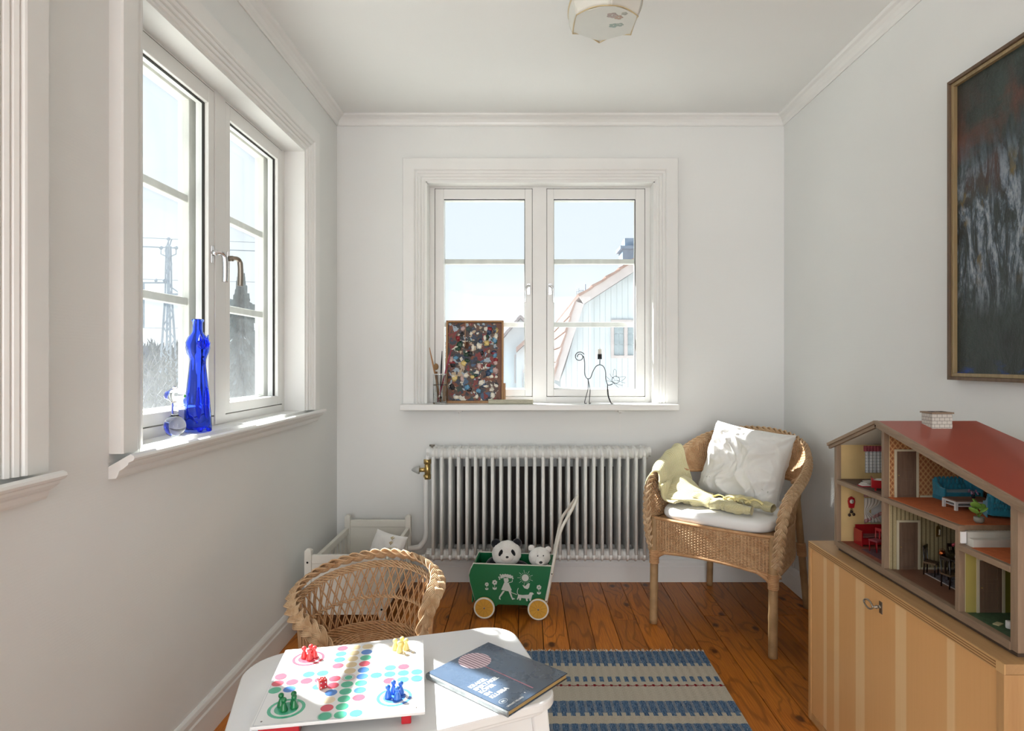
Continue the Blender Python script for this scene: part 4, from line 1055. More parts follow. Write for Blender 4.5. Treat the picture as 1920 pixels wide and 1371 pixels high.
for c_, r_, k_ in ((0,4,'r'),(10,6,'b'),(4,10,'g')): disc(.0128,.0132,cell(c_,r_)).build('printed_ring', PM[k_], bd)
disc(.0125,.0131,cell(5,5)).build('printed_ring', PM['r'], bd); disc(.0095,.0103,cell(5,5)).build('printed_ring', PM['g'], bd); disc(0,.0075,cell(5,5)).build('printed_dot', PM['g'], bd)
homes = {'r': (1.55,1.35), 'y': (8.7,1.2), 'g': (1.3,8.6), 'b': (8.45,8.35)}
for k_, hc in homes.items():
    kk = 'y' if k_ == 'y' else k_
    disc(.0275,.0335,cell(*hc)).build('home_ring', PM[kk], bd); disc(0,.0215,cell(*hc)).build('home_disc', PM[kk], bd)
m_ = BS/2-.0045; mb = MB()
for a, b in (((-m_,-m_),(m_,-m_)),((m_,-m_),(m_,m_)),((m_,m_),(-m_,m_)),((-m_,m_),(-m_,-m_))): mb.box(min(a[0],b[0])-.0002,min(a[1],b[1])-.0002,ZB-.0004,max(a[0],b[0])+.0002,max(a[1],b[1])+.0002,ZB+.0002)
mb.build('printed_border', M('grey_line', (.45,.47,.52), .4), bd)
for x in (-1,1):
    for y in (-1,1): MB().lathe([(.0018,0),(.0018,.0004)],10,(x*(BS/2-.016),y*(BS/2-.016),ZB)).build('rivet', MAT['steel'], bd)
bM = Matrix.Translation((bc.x,bc.y,TZT)) @ Matrix.Rotation(BRot,4,'Z')
pawn_prof = [(0,0),(.0066,0),(.0070,.0012),(.0066,.004),(.0054,.008),(.0038,.0125),(.0030,.0155),(.0033,.0163),(.0046,.0178),(.0050,.0200),(.0046,.0222),(.0030,.0240),(.001,.0248),(0,.0249)]
PMs = {'r': M('pawn_red', rgb('#e34a4c'), .3, coat=.3), 'y': M('pawn_yellow', rgb('#e3d085'), .4), 'g': M('pawn_green', rgb('#157a45'), .3, coat=.3), 'b': M('pawn_blue', rgb('#2f6cc4'), .3, coat=.3)}
NMc = {'r':'red','y':'pale yellow','g':'green','b':'blue'}; clusters = {'r': [(-.010,.004),(.003,.012),(.012,.003),(.003,-.007)], 'y': [(-.012,.006),(.003,.013),(.012,.002),(-.002,-.008)], 'g': [(-.011,.009),(.011,.012),(-.003,-.008),(.014,-.001)], 'b': [(-.012,-.001),(-.002,.015),(.012,.009),(.006,-.010)]}
wh = {'r': ['leftmost','rearmost','rightmost','nearest'], 'y': ['leftmost','rearmost','rightmost','nearest'], 'g': ['leftmost','rear right','nearest','rightmost'], 'b': ['leftmost','rearmost','rightmost','nearest']}
first = None
for k_, hc in homes.items():
    cx, cy = cell(*hc)
    for (dx, dy), nm in zip(clusters[k_], wh[k_]):
        p = bM @ Vector((cx+dx, cy+dy, ZB+.0003))
        if first is None:
            first = MB().lathe([(a*1.05,b*1.0) for a,b in pawn_prof], 16).build('game_pawn', PMs[k_]); o = first
        else:
            o = first.copy(); o.data = first.data.copy(); o.data.materials[0] = PMs[k_]; COL.objects.link(o)
        o.location = p; tag(o, f'{NMc[k_]} game pawn, {nm} of the four {NMc[k_]} ones on the board', 'game pawn', NMc[k_]+' game pawns')
# die
p = bM @ Vector((*cell(3.28,6.15),0)); dt = thing('game_die', 'red translucent die with white pips lying on the game board', 'die', (p.x,p.y,HB+.0004), R(33))
s_ = .0085; MB().box(-s_,-s_,0,s_,s_,2*s_).build('die_body', M('translucent_red', rgb('#b52a2a'), .15, coat=.5), dt, bev=.0022)
WP = M('white_pip', (.85,.8,.78), .4)
def pip(c, ax): MB().lathe([(.0013,-.0002),(.0013,.0002),(0,.0003)], 8, c, axis=ax).build('pip', WP, dt)
for a, b in ((-.5,-.5),(.5,.5),(-.5,.5),(.5,-.5),(0,0)): pip((a*s_,b*s_,2*s_),'z')
for a, b in ((-.5,-.5),(.5,.5),(-.5,.5),(.5,-.5)): pip((a*s_,-s_-.0001,s_+b*s_),'y')
for a, b in ((-.5,-.5),(.5,.5),(-.5,.5),(.5,-.5),(0,.5),(0,-.5)): pip((-s_-.0001,b*s_,s_+a*s_),'x')
# ---------------------------------------------------------------- picture book (title kept, the drawn figure left out)
ba = math.atan2(.1466,.1219); LB = Vector((-.0326-(-.1906),1.1832-1.3496)); bo = Vector((-.0326,1.1832))
bw2, bh2 = .190, .229
bk = thing('picture_book', 'dark blue hardback picture book with a pink striped ball on its cover', 'book', (bo.x,bo.y,TZT), math.atan2(.768,.64))
# local x: spine -> fore edge, local y: foot -> head
def cover_mat():
    t = NT('worn_blue_cover'); v = t.co((1,1,1)); n_ = t.noise(v, 14, 5, .65); x, y, z = t.sep(v)
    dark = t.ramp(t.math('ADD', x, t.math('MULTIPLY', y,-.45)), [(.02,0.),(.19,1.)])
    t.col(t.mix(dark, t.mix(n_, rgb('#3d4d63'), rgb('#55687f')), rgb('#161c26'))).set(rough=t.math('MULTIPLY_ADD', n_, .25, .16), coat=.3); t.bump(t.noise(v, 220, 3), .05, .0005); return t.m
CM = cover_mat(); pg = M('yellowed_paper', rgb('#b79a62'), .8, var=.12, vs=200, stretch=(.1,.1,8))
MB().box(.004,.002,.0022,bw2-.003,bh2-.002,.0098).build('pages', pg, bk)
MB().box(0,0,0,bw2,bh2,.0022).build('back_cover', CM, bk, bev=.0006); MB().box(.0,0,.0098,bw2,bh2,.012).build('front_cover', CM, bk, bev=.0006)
MB().prism([(.0,.0),(-.0025,.002),(-.003,.006),(-.0025,.010),(0,.012),(.002,.012),(.002,0)], .0, bh2, 'y').build('spine', M('highlit_spine', rgb('#8d9496'), .3, var=.3, vs=60, coat=.4), bk)  # pale grey puts the highlight of the rounded spine into its colour
for v_ in bk.children: pass
FZ = .0121; WC = M('cover_white', (.84,.84,.80), .4, var=.03); PK = M('cover_pink', rgb('#c98796'), .4); PKD = M('cover_plum', rgb('#7d5568'), .4)
def cut(name, polys, mt, z0=FZ, z1=FZ+.00015, par=None):
    mb = MB()
    for q in polys: mb.prism(q, z0-.0003, z1, 'z')
    return mb.build(name, mt, par or bk)
bx, by, br = .104, bh2-.040, .036
cut('printed_ball', [[(bx+br*math.cos(2*PI*k/40), by+br*math.sin(2*PI*k/40)) for k in range(40)]], M('ball_pink', rgb('#f0d8dd'), .4))
st = []
for k in range(-4,5):
    x_ = k*.0078; h_ = math.sqrt(max(0,br*br-x_*x_))*.985; st.append([(bx+x_-.0011,by-h_),(bx+x_+.0011,by-h_),(bx+x_+.0011,by+h_),(bx+x_-.0011,by+h_)])
cut('printed_stripe', st, PKD, FZ+.0001, FZ+.0003)
cut('printed_stick', [[(.0945,bh2-.2115),(.0975,bh2-.2115),(.1005,bh2-.074),(.0985,bh2-.074)]], PK)
def text(name, s_, x, y, size, mt, par, z=FZ, bold=.0, rot=0, sx=1.0):
    vs, fs = text_mesh(s_, size, .00015, bold); mb = MB(Matrix.Translation((x,y,z)) @ Matrix.Rotation(rot,4,'Z') @ Matrix.Diagonal((sx,1,1,1)))
    mb.add(vs, fs); return mb.build(name, mt, par)
for i, ln in enumerate(('KRAKEL','SPEKTAKEL','KÖPER','EN','KLUBBA')): text('title_line', ln, .014, bh2-.1175-.0146*i, .0148, WC, bk, bold=.00035, sx=.92)
text('author_line', 'LENNART HELLSING', .010, bh2-.2195, .0062, WC, bk, bold=.0001, sx=.85)
text('publisher_mark', 'RK', .0165, bh2-.2005, .007, WC, bk)
mb = MB()
vs = []
for k in range(28):
    a = 2*PI*k/28
    for q in (1,1.08): vs.append((.021+.0095*q*math.cos(a), bh2-.198+.0062*q*math.sin(a), FZ+.0002))
mb.add(vs, [(2*k,2*k+1,(2*k+3)%56,(2*k+2)%56) for k in range(28)]); mb.build('publisher_ring', WC, bk)
cut('printed_star', [[(.072+(.0022 if k%2 else .0008)*math.cos(PI*k/6), bh2-.210+(.0022 if k%2 else .0008)*math.sin(PI*k/6)) for k in range(12)]], WC)

# ---------------------------------------------------------------- doll's pram
PX, PYY = -.042, 2.895; PR = R(-4)
pm = thing('toy_pram', 'green wooden doll pram with yellow wheels and white printed motifs by the radiator', 'toy pram', (PX,PYY,0), PR)
pm.scale = (1.045,)*3
GR = M('green_lacquer', rgb('#0a6a3e'), .35, var=.05, coat=.2); CRM = M('cream_edge', (.76,.74,.66), .5); PWH = M('print_grey', (.62,.66,.62), .5, var=.05)
hw = .081
side = catmull([(-.196,.182),(-.197,.150),(-.180,.075)],5)
outl = [(-.176,.228),(.163,.224),(.148,.135),(.121,.045),(.062,.045),(.050,.055),(.030,.062),(-.045,.062),(-.070,.055),(-.085,.045),(-.155,.045),(-.170,.070),(-.192,.150),(-.196,.178),(-.190,.200)]
for y in (-hw, hw):
    p_ = MB().prism(outl, y-.0045, y+.0045, 'y').build('side_panel', GR, pm, bev=.001)
    mb = MB(); mb.bar((-.176,y,.2285),(.163,y,.2245),.0088,.0022); mb.tube([(-.196,y,.178),(-.190,y,.2),(-.176,y,.229)],.0030,6); mb.tube([(-.196,y,.178),(-.1925,y,.150),(-.170,y,.070)],.002,6); mb.build('edge_line', CRM, p_)
MB().box(-.172,-hw+.0045,.052,.125,hw-.0045,.060).build('floor_board', GR, pm)
MB().add([(-.176,-hw+.0045,.228),(-.176,hw-.0045,.228),(-.186,hw-.0045,.06),(-.186,-hw+.0045,.06),(-.169,-hw+.0045,.228),(-.169,hw-.0045,.228),(-.179,hw-.0045,.06),(-.179,-hw+.0045,.06)],[(0,3,2,1),(4,5,6,7),(0,1,5,4),(3,7,6,2),(0,4,7,3),(1,2,6,5)]).build('end_panel', GR, pm)
MB().add([(.155,-hw+.0045,.224),(.155,hw-.0045,.224),(.118,hw-.0045,.06),(.118,-hw+.0045,.06),(.148,-hw+.0045,.224),(.148,hw-.0045,.224),(.111,hw-.0045,.06),(.111,-hw+.0045,.06)],[(0,1,2,3),(7,6,5,4),(0,4,5,1),(3,2,6,7),(0,3,7,4),(1,5,6,2)]).build('end_panel', GR, pm)
YW = M('ochre_wheel', rgb('#d3a03c'), .4, var=.04)
for x in (-.128, .102):
    for y in (-hw-.016, hw+.016):
        sg = -1 if y < 0 else 1
        wl_ = MB().lathe([(.0,-.0055),(.0435,-.0055),(.0450,-.004),(.0450,.004),(.0435,.0055),(0,.0055)], 32, (x,y,.0450), axis='y', sm=False).build('wheel', YW, pm, bev=.0008)
        mb = MB(); mb.lathe([(.038,-.0002),(.0385,.001),(.0435,.001),(.0440,-.0002)], 32, (0,0,0), axis='y'); mb = MB()
        vs = []
        for k in range(36):
            a = 2*PI*k/36
            for r_, q in ((.0385,0),(.0388,.0012),(.0444,.0012),(.0452,-.001)): vs.append((x+r_*math.cos(a), y+sg*(.0055+q), .0450+r_*math.sin(a)))
        fs = [(4*k+j,4*k+j+1,(4*(k+1)+j+1)%144,(4*(k+1)+j)%144) for k in range(36) for j in range(3)]
        mb.add(vs, fs, True).build('wheel_rim', CRM, wl_)
        mb = MB()
        for k in range(10):
            a = 2*PI*k/10+.2; mb.bar((x+.009*math.cos(a),y+sg*.0057,.045+.009*math.sin(a)),(x+.037*math.cos(a),y+sg*.0057,.045+.037*math.sin(a)),.0006,.0008,(0,1,0))
        mb.build('spoke_groove', M('groove', rgb('#9a6f22'), .5), wl_)
        MB().blob((x,y+sg*.0065,.045),(.0042,.0032,.0042),10).build('axle_cap', MAT['steel'], wl_)
    MB().tube([(x,-hw-.012,.045),(x,hw+.012,.045)],.003,8).build('axle', MAT['steel'], pm)
# handle: two rods bent together into a loop
yh = hw+.008
rod = [(.132,-yh,.062),(.150,-yh,.150),(.178,-yh,.300),(.200,-yh,.385),(.232,-yh*.75,.440),(.262,-yh*.35,.490),(.268,0,.504)]
rod2 = [(a,-b,c) for a,b,c in rod][::-1][1:]
MB().tube(catmull(rod+rod2,8), .0068, 8).build('handle', CRM, pm)
for y in (-yh-.006, yh+.006):
    for q in ((.136,.078),(.159,.195)): MB().lathe([(.0035,-.001),(.0035,.001),(0,.0015)],8,(q[0],y,q[1]),axis='y').build('screw', MAT['steel'], pm)
# printed motifs on the near panel (flat white print)
YF = -hw-.0046
def motif(name, polys, tubes=(), r=.0009):
    mb = MB()
    for q in polys: mb.prism(q, YF-.0003, YF+.0002, 'y')
    for q in tubes: 
        for a, b in zip(q, q[1:]): mb.bar((a[0],YF,a[1]),(b[0],YF,b[1]), .0006, r*2, (0,1,0)) if False else mb.tube([(a[0],YF,a[1]),(b[0],YF,b[1])], r, 4, sm=False, flat=.35, up=(0,1,0))
    return mb.build(name, PWH, pm)
def circ(cx, cz, r_, n_=14, sx=1): return [(cx+r_*sx*math.cos(2*PI*k/n_), cz+r_*math.sin(2*PI*k/n_)) for k in range(n_)]
def flower(cx, cz, s_):
    mb = [circ(cx+math.cos(a)*s_*.62, cz+math.sin(a)*s_*.62, s_*.40, 10) for a in [2*PI*k/6+.3 for k in range(6)]]
    leaf = [(cx, cz-s_*2.9),(cx-s_*.75,cz-s_*2.6),(cx-s_*.8,cz-s_*1.7),(cx-s_*.15,cz-s_*2.2),(cx+s_*.15,cz-s_*2.2),(cx+s_*.8,cz-s_*1.7),(cx+s_*.75,cz-s_*2.6)]
    motif('printed_flower', mb+[leaf], [[(cx,cz-s_),(cx,cz-s_*2.3)]])
def PXY(cx_, cy_):     # crop pixel (860..1120, x5.27) to panel coordinates
    px = 860+cx_/5.273; py = 920+cy_/5.273; Y = PYY-hw; return ((px-CX)*Y/FPX-PX, EYE-(py-CY)*Y/FPX)
for a, b, s_ in ((303,942,.0085),(378,922,.0110),(797,958,.0105)): flower(*PXY(a,b), s_)
sx_, sz_ = PXY(668,872); motif('printed_sun', [circ(sx_,sz_,.0150,20)], [[(sx_+.018*math.cos(a),sz_+.018*math.sin(a)),(sx_+(.024+.010*(k%2))*math.cos(a),sz_+(.024+.010*(k%2))*math.sin(a))] for k, a in [(k,2*PI*k/18) for k in range(18)]], .0007)
P = lambda *l: [PXY(a,b) for a,b in l]
motif('printed_bird', [P((640,940),(668,950),(690,925),(712,922),(705,960),(690,978),(660,970))])
motif('printed_dog', [P((600,1030),(640,1035),(700,1030),(712,1008),(735,1008),(750,1022),(735,1030),(728,1055),(720,1090),(708,1088),(704,1065),(688,1068),(692,1090),(678,1090),(672,1066),(630,1062),(625,1085),(612,1085),(608,1062),(596,1080),(588,1076),(598,1048))], [P((606,1040),(592,1015),(594,990),(602,970))], .0013)
motif('printed_girl', [circ(*PXY(a_,b_),.0034,10) for a_,b_ in ((420,872),(432,850),(455,848),(478,846),(502,848),(525,852),(545,862),(550,880),(440,870),(460,862),(500,862),(525,872),(425,888))]+[P((428,872),(440,852),(480,842),(530,848),(552,872),(530,880),(480,868),(440,884))]+[P((462,880),(505,876),(512,905),(495,925),(470,920)),
    P((468,922),(510,922),(540,990),(520,1003),(480,998),(440,990)), P((455,1000),(475,1002),(430,1062),(436,1086),(418,1078),(420,1055)), P((510,1003),(528,1000),(548,1062),(574,1072),(546,1082),(535,1062))],
    [P((505,925),(545,912),(545,892)), P((470,925),(505,960),(540,1015),(590,1032))], .0012)

# ---------------------------------------------------------------- plush toys
def fur(name, c, var=.08):
    t = NT(name); v = t.co((1,1,1)); f = t.noise(v, 160, 4, .7); g = t.noise(v, 40, 3)
    t.col(t.mix(f, tuple(x*(1-var) for x in c), c)).set(rough=1, sheen=.5, spec=.1); t.bump(t.math('ADD', f, g), .6, .004); return t.m
FW, FB = fur('white_plush', (.80,.78,.74)), fur('black_plush', (.012,.013,.018), .4)
def plush(root, parts):
    for nm, mt, bl in parts:
        mb = MB()
        for c, r_, rot in bl: mb.blob(c, r_, 28, .05, 14, c[0]*9, Euler(rot).to_matrix() if rot else None)
        mb.build(nm, mt, root)
pd = thing('plush_panda', 'black and white plush panda sitting in the left half of the green pram', 'soft toy', (-.086,2.880,.090), R(4))
plush(pd, [('body', FB, [((0,.014,.075),(.060,.045,.070),None)]),
  ('arm', FB, [((-.070,.010,.125),(.024,.026,.040),(0,R(38),0))]), ('arm', FB, [((.068,-.005,.116),(.042,.026,.024),(0,R(22),0))]),
  ('leg', FB, [((-.035,-.030,.030),(.022,.030,.028),None)]), ('leg', FB, [((.035,-.030,.030),(.022,.030,.028),None)]),
  ('head', FW, [((.0,-.008,.178),(.067,.052,.058),None),((.0,-.050,.174),(.030,.024,.022),None),((0,-.02,.200),(.045,.038,.040),None)]),
  ('ear', FB, [((-.048,.0,.222),(.022,.012,.021),None)]), ('ear', FB, [((.048,.0,.222),(.022,.012,.021),None)]),
  ('eye_patch', FB, [((-.027,-.0500,.194),(.0090,.007,.0170),(0,R(28),0))]), ('eye_patch', FB, [((.027,-.0500,.194),(.0090,.007,.0170),(0,R(-28),0))]),
  ('nose', MAT['black'], [((.0,-.073,.181),(.0068,.004,.0050),None)]), ('paw', FW, [((-.030,-.058,.020),(.016,.006,.018),None)])])
for x in (-.025,.025): MB().blob((x,-.0560,.197),(.0035,.003,.0035),8).build('eye', M('glossy_black', (.01,.01,.01), .1), pd)
pb = thing('plush_polar_bear', 'small white plush polar bear in the right half of the green pram', 'soft toy', (.064,2.872,.124), R(6))
plush(pb, [('body', FW, [((0,.010,.040),(.045,.038,.046),None)]), ('arm', FW, [((-.045,-.012,.070),(.017,.019,.030),(0,R(30),0))]), ('arm', FW, [((.045,-.012,.070),(.017,.019,.030),(0,R(-30),0))]),
  ('head', FW, [((.0,-.005,.130),(.050,.040,.044),None),((0,-.042,.122),(.024,.026,.020),None)]),
  ('ear', FW, [((-.036,.0,.170),(.015,.009,.014),None)]), ('ear', FW, [((.040,.0,.160),(.016,.009,.015),None)]),
  ('nose', MAT['black'], [((-.002,-.067,.124),(.0075,.005,.0058),None)]), ('leg', FW, [((-.028,-.028,.022),(.018,.026,.020),None)]), ('leg', FW, [((.028,-.028,.022),(.018,.026,.020),None)])])
for x in (-.013,.013): MB().blob((x,-.043,.146),(.0030,.003,.0030),8).build('eye', MAT['black'], pb)

# ---------------------------------------------------------------- things on the back sill
SZ_ = Z0
# wooden paint box with the palette, leaning on the sash
px_ = thing('paint_box', 'open wooden paint box with a paint-daubed palette leaning against the back window', 'paint box', (-.267,3.285,SZ_), 0)
PB = wood('box_beech', '#a3784f', '#bf9468', 'z', 2, .6)
tl = Matrix.Translation((0,0,.0005)) @ Matrix.Rotation(R(-5.5),4,'X'); bw3, bh3 = .304, .437
mb = MB(tl); mb.box(-bw3/2,-.0,0,-bw3/2+.010,.034,bh3).box(bw3/2-.010,0,0,bw3/2,.034,bh3).box(-bw3/2+.010,0,0,bw3/2-.010,.034,.012).box(-bw3/2+.010,0,bh3-.010,bw3/2-.010,.034,bh3); mb.build('box_frame', PB, px_, bev=.001)
MB(tl).box(-bw3/2+.01,.028,.012,bw3/2-.01,.033,bh3-.010).build('box_back', M('box_hardboard', rgb('#6d452c'), .7, var=.15), px_)
for sg in (-1,1): MB(tl).box(sg*(bw3/2+.0005),.0,0,sg*(bw3/2+.011),.034,.105).build('side_block', PB, px_, bev=.001)
MB(tl).box(-.052,.004,bh3-.135,-.049,.027,bh3-.010).build('divider', PB, px_)
def palette_mat():
    t = NT('daubed_palette'); 
    def lay(sc, seed, dist):
        v = t.co((1,1,1), loc=(seed,seed,seed)); n_ = t.n('ShaderNodeTexNoise'); t.l(v, n_.inputs['Vector']); n_.inputs['Scale'].default_value = 26; n_.inputs['Detail'].default_value = 4
        mx = t.n('ShaderNodeVectorMath', operation='MULTIPLY_ADD'); t.l(n_.outputs['Color'], mx.inputs[0]); mx.inputs[1].default_value = (dist,)*3; t.l(v, mx.inputs[2])
        vo = t.n('ShaderNodeTexVoronoi'); t.l(mx.outputs[0], vo.inputs['Vector']); vo.inputs['Scale'].default_value = sc
        s3 = t.n('ShaderNodeSeparateColor'); t.l(vo.outputs['Color'], s3.inputs[0]); return vo.outputs['Distance'], s3.outputs
    cols = ['#2b3443','#5a4438','#d8d3c4','#24423a','#7b2a2a','#20242c','#6b4a3a','#9fb0bc','#3c3834','#3f5a76','#b9a58a','#4d3a34','#77422a','#2e3a50']
    d1, c1 = lay(34, 3, .07); d2, c2 = lay(75, 7, .05)
    r1 = t.ramp(c1[0], [(i/len(cols), rgb(c)) for i, c in enumerate(cols)], 'CONSTANT'); r2 = t.ramp(c2[1], [(i/len(cols), rgb(c)) for i, c in enumerate(cols[::-1])], 'CONSTANT')
    c = t.mix(t.math('GREATER_THAN', c2[0], .66), r1, r2)
    x, y, z = t.sep(t.co((1,1,1))); edge = t.math('GREATER_THAN', t.math('ADD', x, t.math('MULTIPLY', t.noise(t.co((1,1,1)), 20, 3), .05)), .145)
    c = t.mix(edge, c, rgb('#6e4430')); t.col(c).set(rough=.4); t.bump(t.math('ADD', d1, t.noise(t.co((1,1,1)), 120, 4, .7)), .7, .003); return t.m
pal = MB(tl); n_ = 30
hole = [(-.042+.013*math.cos(2*PI*k/20), .305+.020*math.sin(2*PI*k/20)) for k in range(20)]
outp = [(-.140,.014),(.140,.014),(.140,.424),(-.045,.424),(-.045,.424),(-.140,.424)]
# palette board built in two halves around the thumb hole
top_ = [(-.140,.305),(-.055,.305)]+[(-.042-.013*math.cos(PI*k/10), .305+.020*math.sin(PI*k/10)) for k in range(1,10)]+[(-.029,.305),(.140,.305),(.140,.424),(-.140,.424)]
bot_ = [(.140,.305),(-.029,.305)]+[(-.042+.013*math.cos(PI*k/10), .305-.020*math.sin(PI*k/10)) for k in range(1,10)]+[(-.055,.305),(-.140,.305),(-.140,.014),(.140,.014)]
PLM = palette_mat(); pal.prism(top_, .006, .010, 'y').prism(bot_[::-1], .006, .010, 'y'); po = pal.build('palette', PLM, px_)
rn = random.Random(5); dc = [('#e6e0cf',14),('#163f2b',6),('#8e1f27',6),('#dbc27a',6),('#26405f',8),('#15171c',7),('#5f97b8',6),('#c3a6a0',6)]
for hx_, cnt in dc:
    dm_ = M('oil_paint', rgb(hx_), .35, var=.18, vs=70, bump=.4, bs=120)
    for k in range(cnt):
        x, z = rn.uniform(-.125,.115), rn.uniform(.03,.40)
        if abs(x+.042) < .03 and abs(z-.305) < .035: continue
        MB(tl).blob((x,.0058,z),(rn.uniform(.008,.016),.0038,rn.uniform(.007,.016)),18,.75,14,rn.random()*9).build('paint_daub', dm_, po)
# jar of brushes
jr = thing('brush_jar', 'clear cylindrical glass jar of paintbrushes at the left end of the back sill', 'jar', (-.437,3.218,SZ_))
JG = NT('jar_glass').col((.95,.97,.97)).set(rough=.02, trans=1, ior=1.35).m
MB().lathe([(0,.0005),(.034,.0005),(.0355,.004),(.035,.05),(.035,.150),(.0355,.153),(.0335,.153),(.033,.150),(.033,.010),(.031,.007),(0,.007)], 32).build('jar_body', JG, jr)
MB().lathe([(.0358,.096),(.0363,.098),(.0358,.100)], 32).build('jar_ridge', JG, jr)
MB().lathe([(.0358,.150),(.0368,.153),(.0358,.156)], 32).build('jar_rim', MAT['chrome'], jr)
BR = [((.005,0,.010),(-.055,.010,.29),'#a8794a','#5b3b24','tapered wooden paintbrush leaning far left in the glass jar'),((-.01,.01,.010),(-.020,0,.205),'#7a5230','#8c6b46','short fat paintbrush with a round bushy head in the jar'),((.0,.0,.010),(.012,-.004,.272),'#15161a','#15161a','black-handled paintbrush standing in the middle of the jar'),((-.01,-.008,.010),(.062,.008,.298),'#8e2340','#d9cfc4','crimson-handled paintbrush leaning to the right out of the jar'),((.01,.012,.010),(-.036,.012,.215),'#b9bcc0','#3a2a20','thin metal-ferruled paintbrush behind the fat brush in the jar')]
for i, (a, b, c1, c2, lb_) in enumerate(BR):
    t = thing('paintbrush', lb_, 'paintbrush', (-.437,3.218,SZ_), 0, 'paintbrushes in the jar'); a, b = Vector(a), Vector(b); L = 1.0
    if i == 1:
        MB().tube([a, a.lerp(b,.80)], [.004,.006], 8).build('brush_handle', M('brush_wood', rgb(c1), .4), t); MB().blob(a.lerp(b,.93),(.013,.009,.017),12).build('bristles', M('bristle', rgb(c2), .8), t)
    else:
        MB().tube([a, a.lerp(b,.5), a.lerp(b,.72), b], [.003,.0042,.0045,.0016], 8).build('brush_handle', M('brush_wood', rgb(c1), .35), t); MB().tube([a.lerp(b,.02), a.lerp(b,.12)], [.0015,.0044], 8).build('bristles', M('bristle', rgb(c2), .8), t)
# pale strip of wood
sp = thing('wood_strip', 'short whitewashed strip of wood lying in front of the paint box on the sill', 'wood strip', (-.075,3.232,SZ_+.0003), R(1))
MB().box(-.115,-.018,0,.115,.018,.022).build('strip_body', M('lime_washed_wood', rgb('#b9b5a0'), .7, var=.15, vs=30, stretch=(1,4,4)), sp, bev=.004)
for x in (-.07,.05): MB().lathe([(.0018,0),(.0018,.0008)],8,(x,-.0182,.013),axis='y').build('nail_head', MAT['steel'], sp)
# wire cat candle holder
ct = thing('wire_cat_candleholder', 'black bent-wire cat candle holder with a curled tail on the back sill', 'candle holder', (0,3.225,SZ_))
def cp(px, py, dy=0): 
    Y = 3.225+dy; return Vector(((px-CX)*Y/FPX, dy, EYE-(py-CY)*Y/FPX-SZ_))
def cc(l): return catmull([cp(1020+a/5.96, 560+b/5.96, d) for a,b,d in l], 8)
wr_ = .0022
sp_ = []
for k in range(26):
    a = k/25*2*PI*1.6; r_ = .0035+.0125*(k/25); sp_.append((a, r_))
c0 = cp(1020+398/5.96, 560+650/5.96)
spir = [c0+Vector((math.cos(-a+PI*.2)*r_*1.05,0,math.sin(-a+PI*.2)*r_*1.1)) for a, r_ in sp_]
body = cc([(440,640,0),(455,720,0),(455,830,0),(470,880,0),(492,896,0),(520,885,0),(545,820,0),(580,760,0),(623,740,0),(665,760,0),(688,820,0),(692,900,0),(712,962,0),(745,964,-.004),(768,952,-.01)])
tail = catmull(spir[::-1][::3], 3)
MB().tube(catmull([cp(1020+a/5.96,560+b/5.96) for a,b in ((398,650),(388,640),(380,655),(392,680),(415,672),(420,645),(400,628),(370,640),(362,665),(365,625),(385,610),(420,612),(440,640))][::1],6) if False else
    [Vector((c0.x+math.cos(a)*r_*.0059*.6*1.0, 0, c0.z+math.sin(a)*r_*.0059*.6)) for a, r_ in [(PI*.15+ (1-k/30)*-2*PI*1.45*-1, 3.0+4.4*(k/30)*1.0) for k in range(31)]], wr_, 6).tube(body, wr_, 6).build('wire_body', MAT['black'], ct)
FT = .0023
for l in ([(492,896,0),(494,960,.004),(490,1020,.010),(455,1160,.018),(462,1176,.016),(475,1176,.010)],[(490,896,0),(506,970,-.006),(514,1050,-.014),(505,1185,-.018),(514,1192,-.022),(524,1188,-.026)],[(710,962,0),(708,1030,.008),(715,1100,.014),(745,1182,.018),(758,1184,.014)],[(710,962,0),(716,1040,-.004),(725,1110,-.012),(752,1190,-.018),(766,1194,-.022),(776,1190,-.024)]):
    pts = cc(l); zmin = min(p.z for p in pts); 
    sc_ = pts[0].z/(pts[0].z-zmin); pts = [Vector((p.x,p.y,(p.z-zmin)*sc_*(1-FT/pts[0].z)+FT)) for p in pts]
    MB().tube(pts, .0020, 6).build('wire_leg', MAT['black'], ct)
MB().tube(cc([(623,740,0),(624,715,0),(625,680,0)]), .0022, 6).build('stem', MAT['black'], ct)
q = cp(1020+623/5.96, 560+678/5.96); MB().lathe([(0,0),(.0105,0),(.0110,.002),(.0110,.026),(.0098,.026),(.0098,.004),(0,.004)], 20, tuple(q)).build('candle_cup', MAT['black'], ct)
hcz = cp(1020+802/5.96, 560+908/5.96, -.012)
mb = MB().tube([hcz+Vector((math.cos(a)*.0195,0,math.sin(a)*.0185)) for a in [2*PI*k/28 for k in range(28)]], .0013, 5, closed=True)
for l in ([(772,862,-.012),(780,800,-.012),(795,792,-.012),(808,815,-.012),(808,880,-.012)],[(820,884,-.012),(880,872,-.012),(912,876,-.012),(895,900,-.012),(866,920,-.012)],[(735,838,-.012),(752,870,-.012),(790,905,-.016)],[(695,870,-.012),(760,930,-.016),(800,965,-.012),(852,1012,-.012)],[(692,918,-.012),(760,930,-.014),(830,960,-.012),(880,970,-.012)],[(760,935,-.014),(800,915,-.016),(860,930,-.012),(905,945,-.012)]): mb.tube(cc(l), .0010, 4)
for l in ((772,885),(828,918)): mb.blob(cp(1020+l[0]/5.96,560+l[1]/5.96,-.014),(.003,.001,.002),8)
mb.build('cat_head', MAT['black'], ct)
q2 = q+Vector((0,3.225,SZ_+.0045)); cn = thing('candle', 'short white candle in the wire cat candle holder', 'candle', tuple(q2))
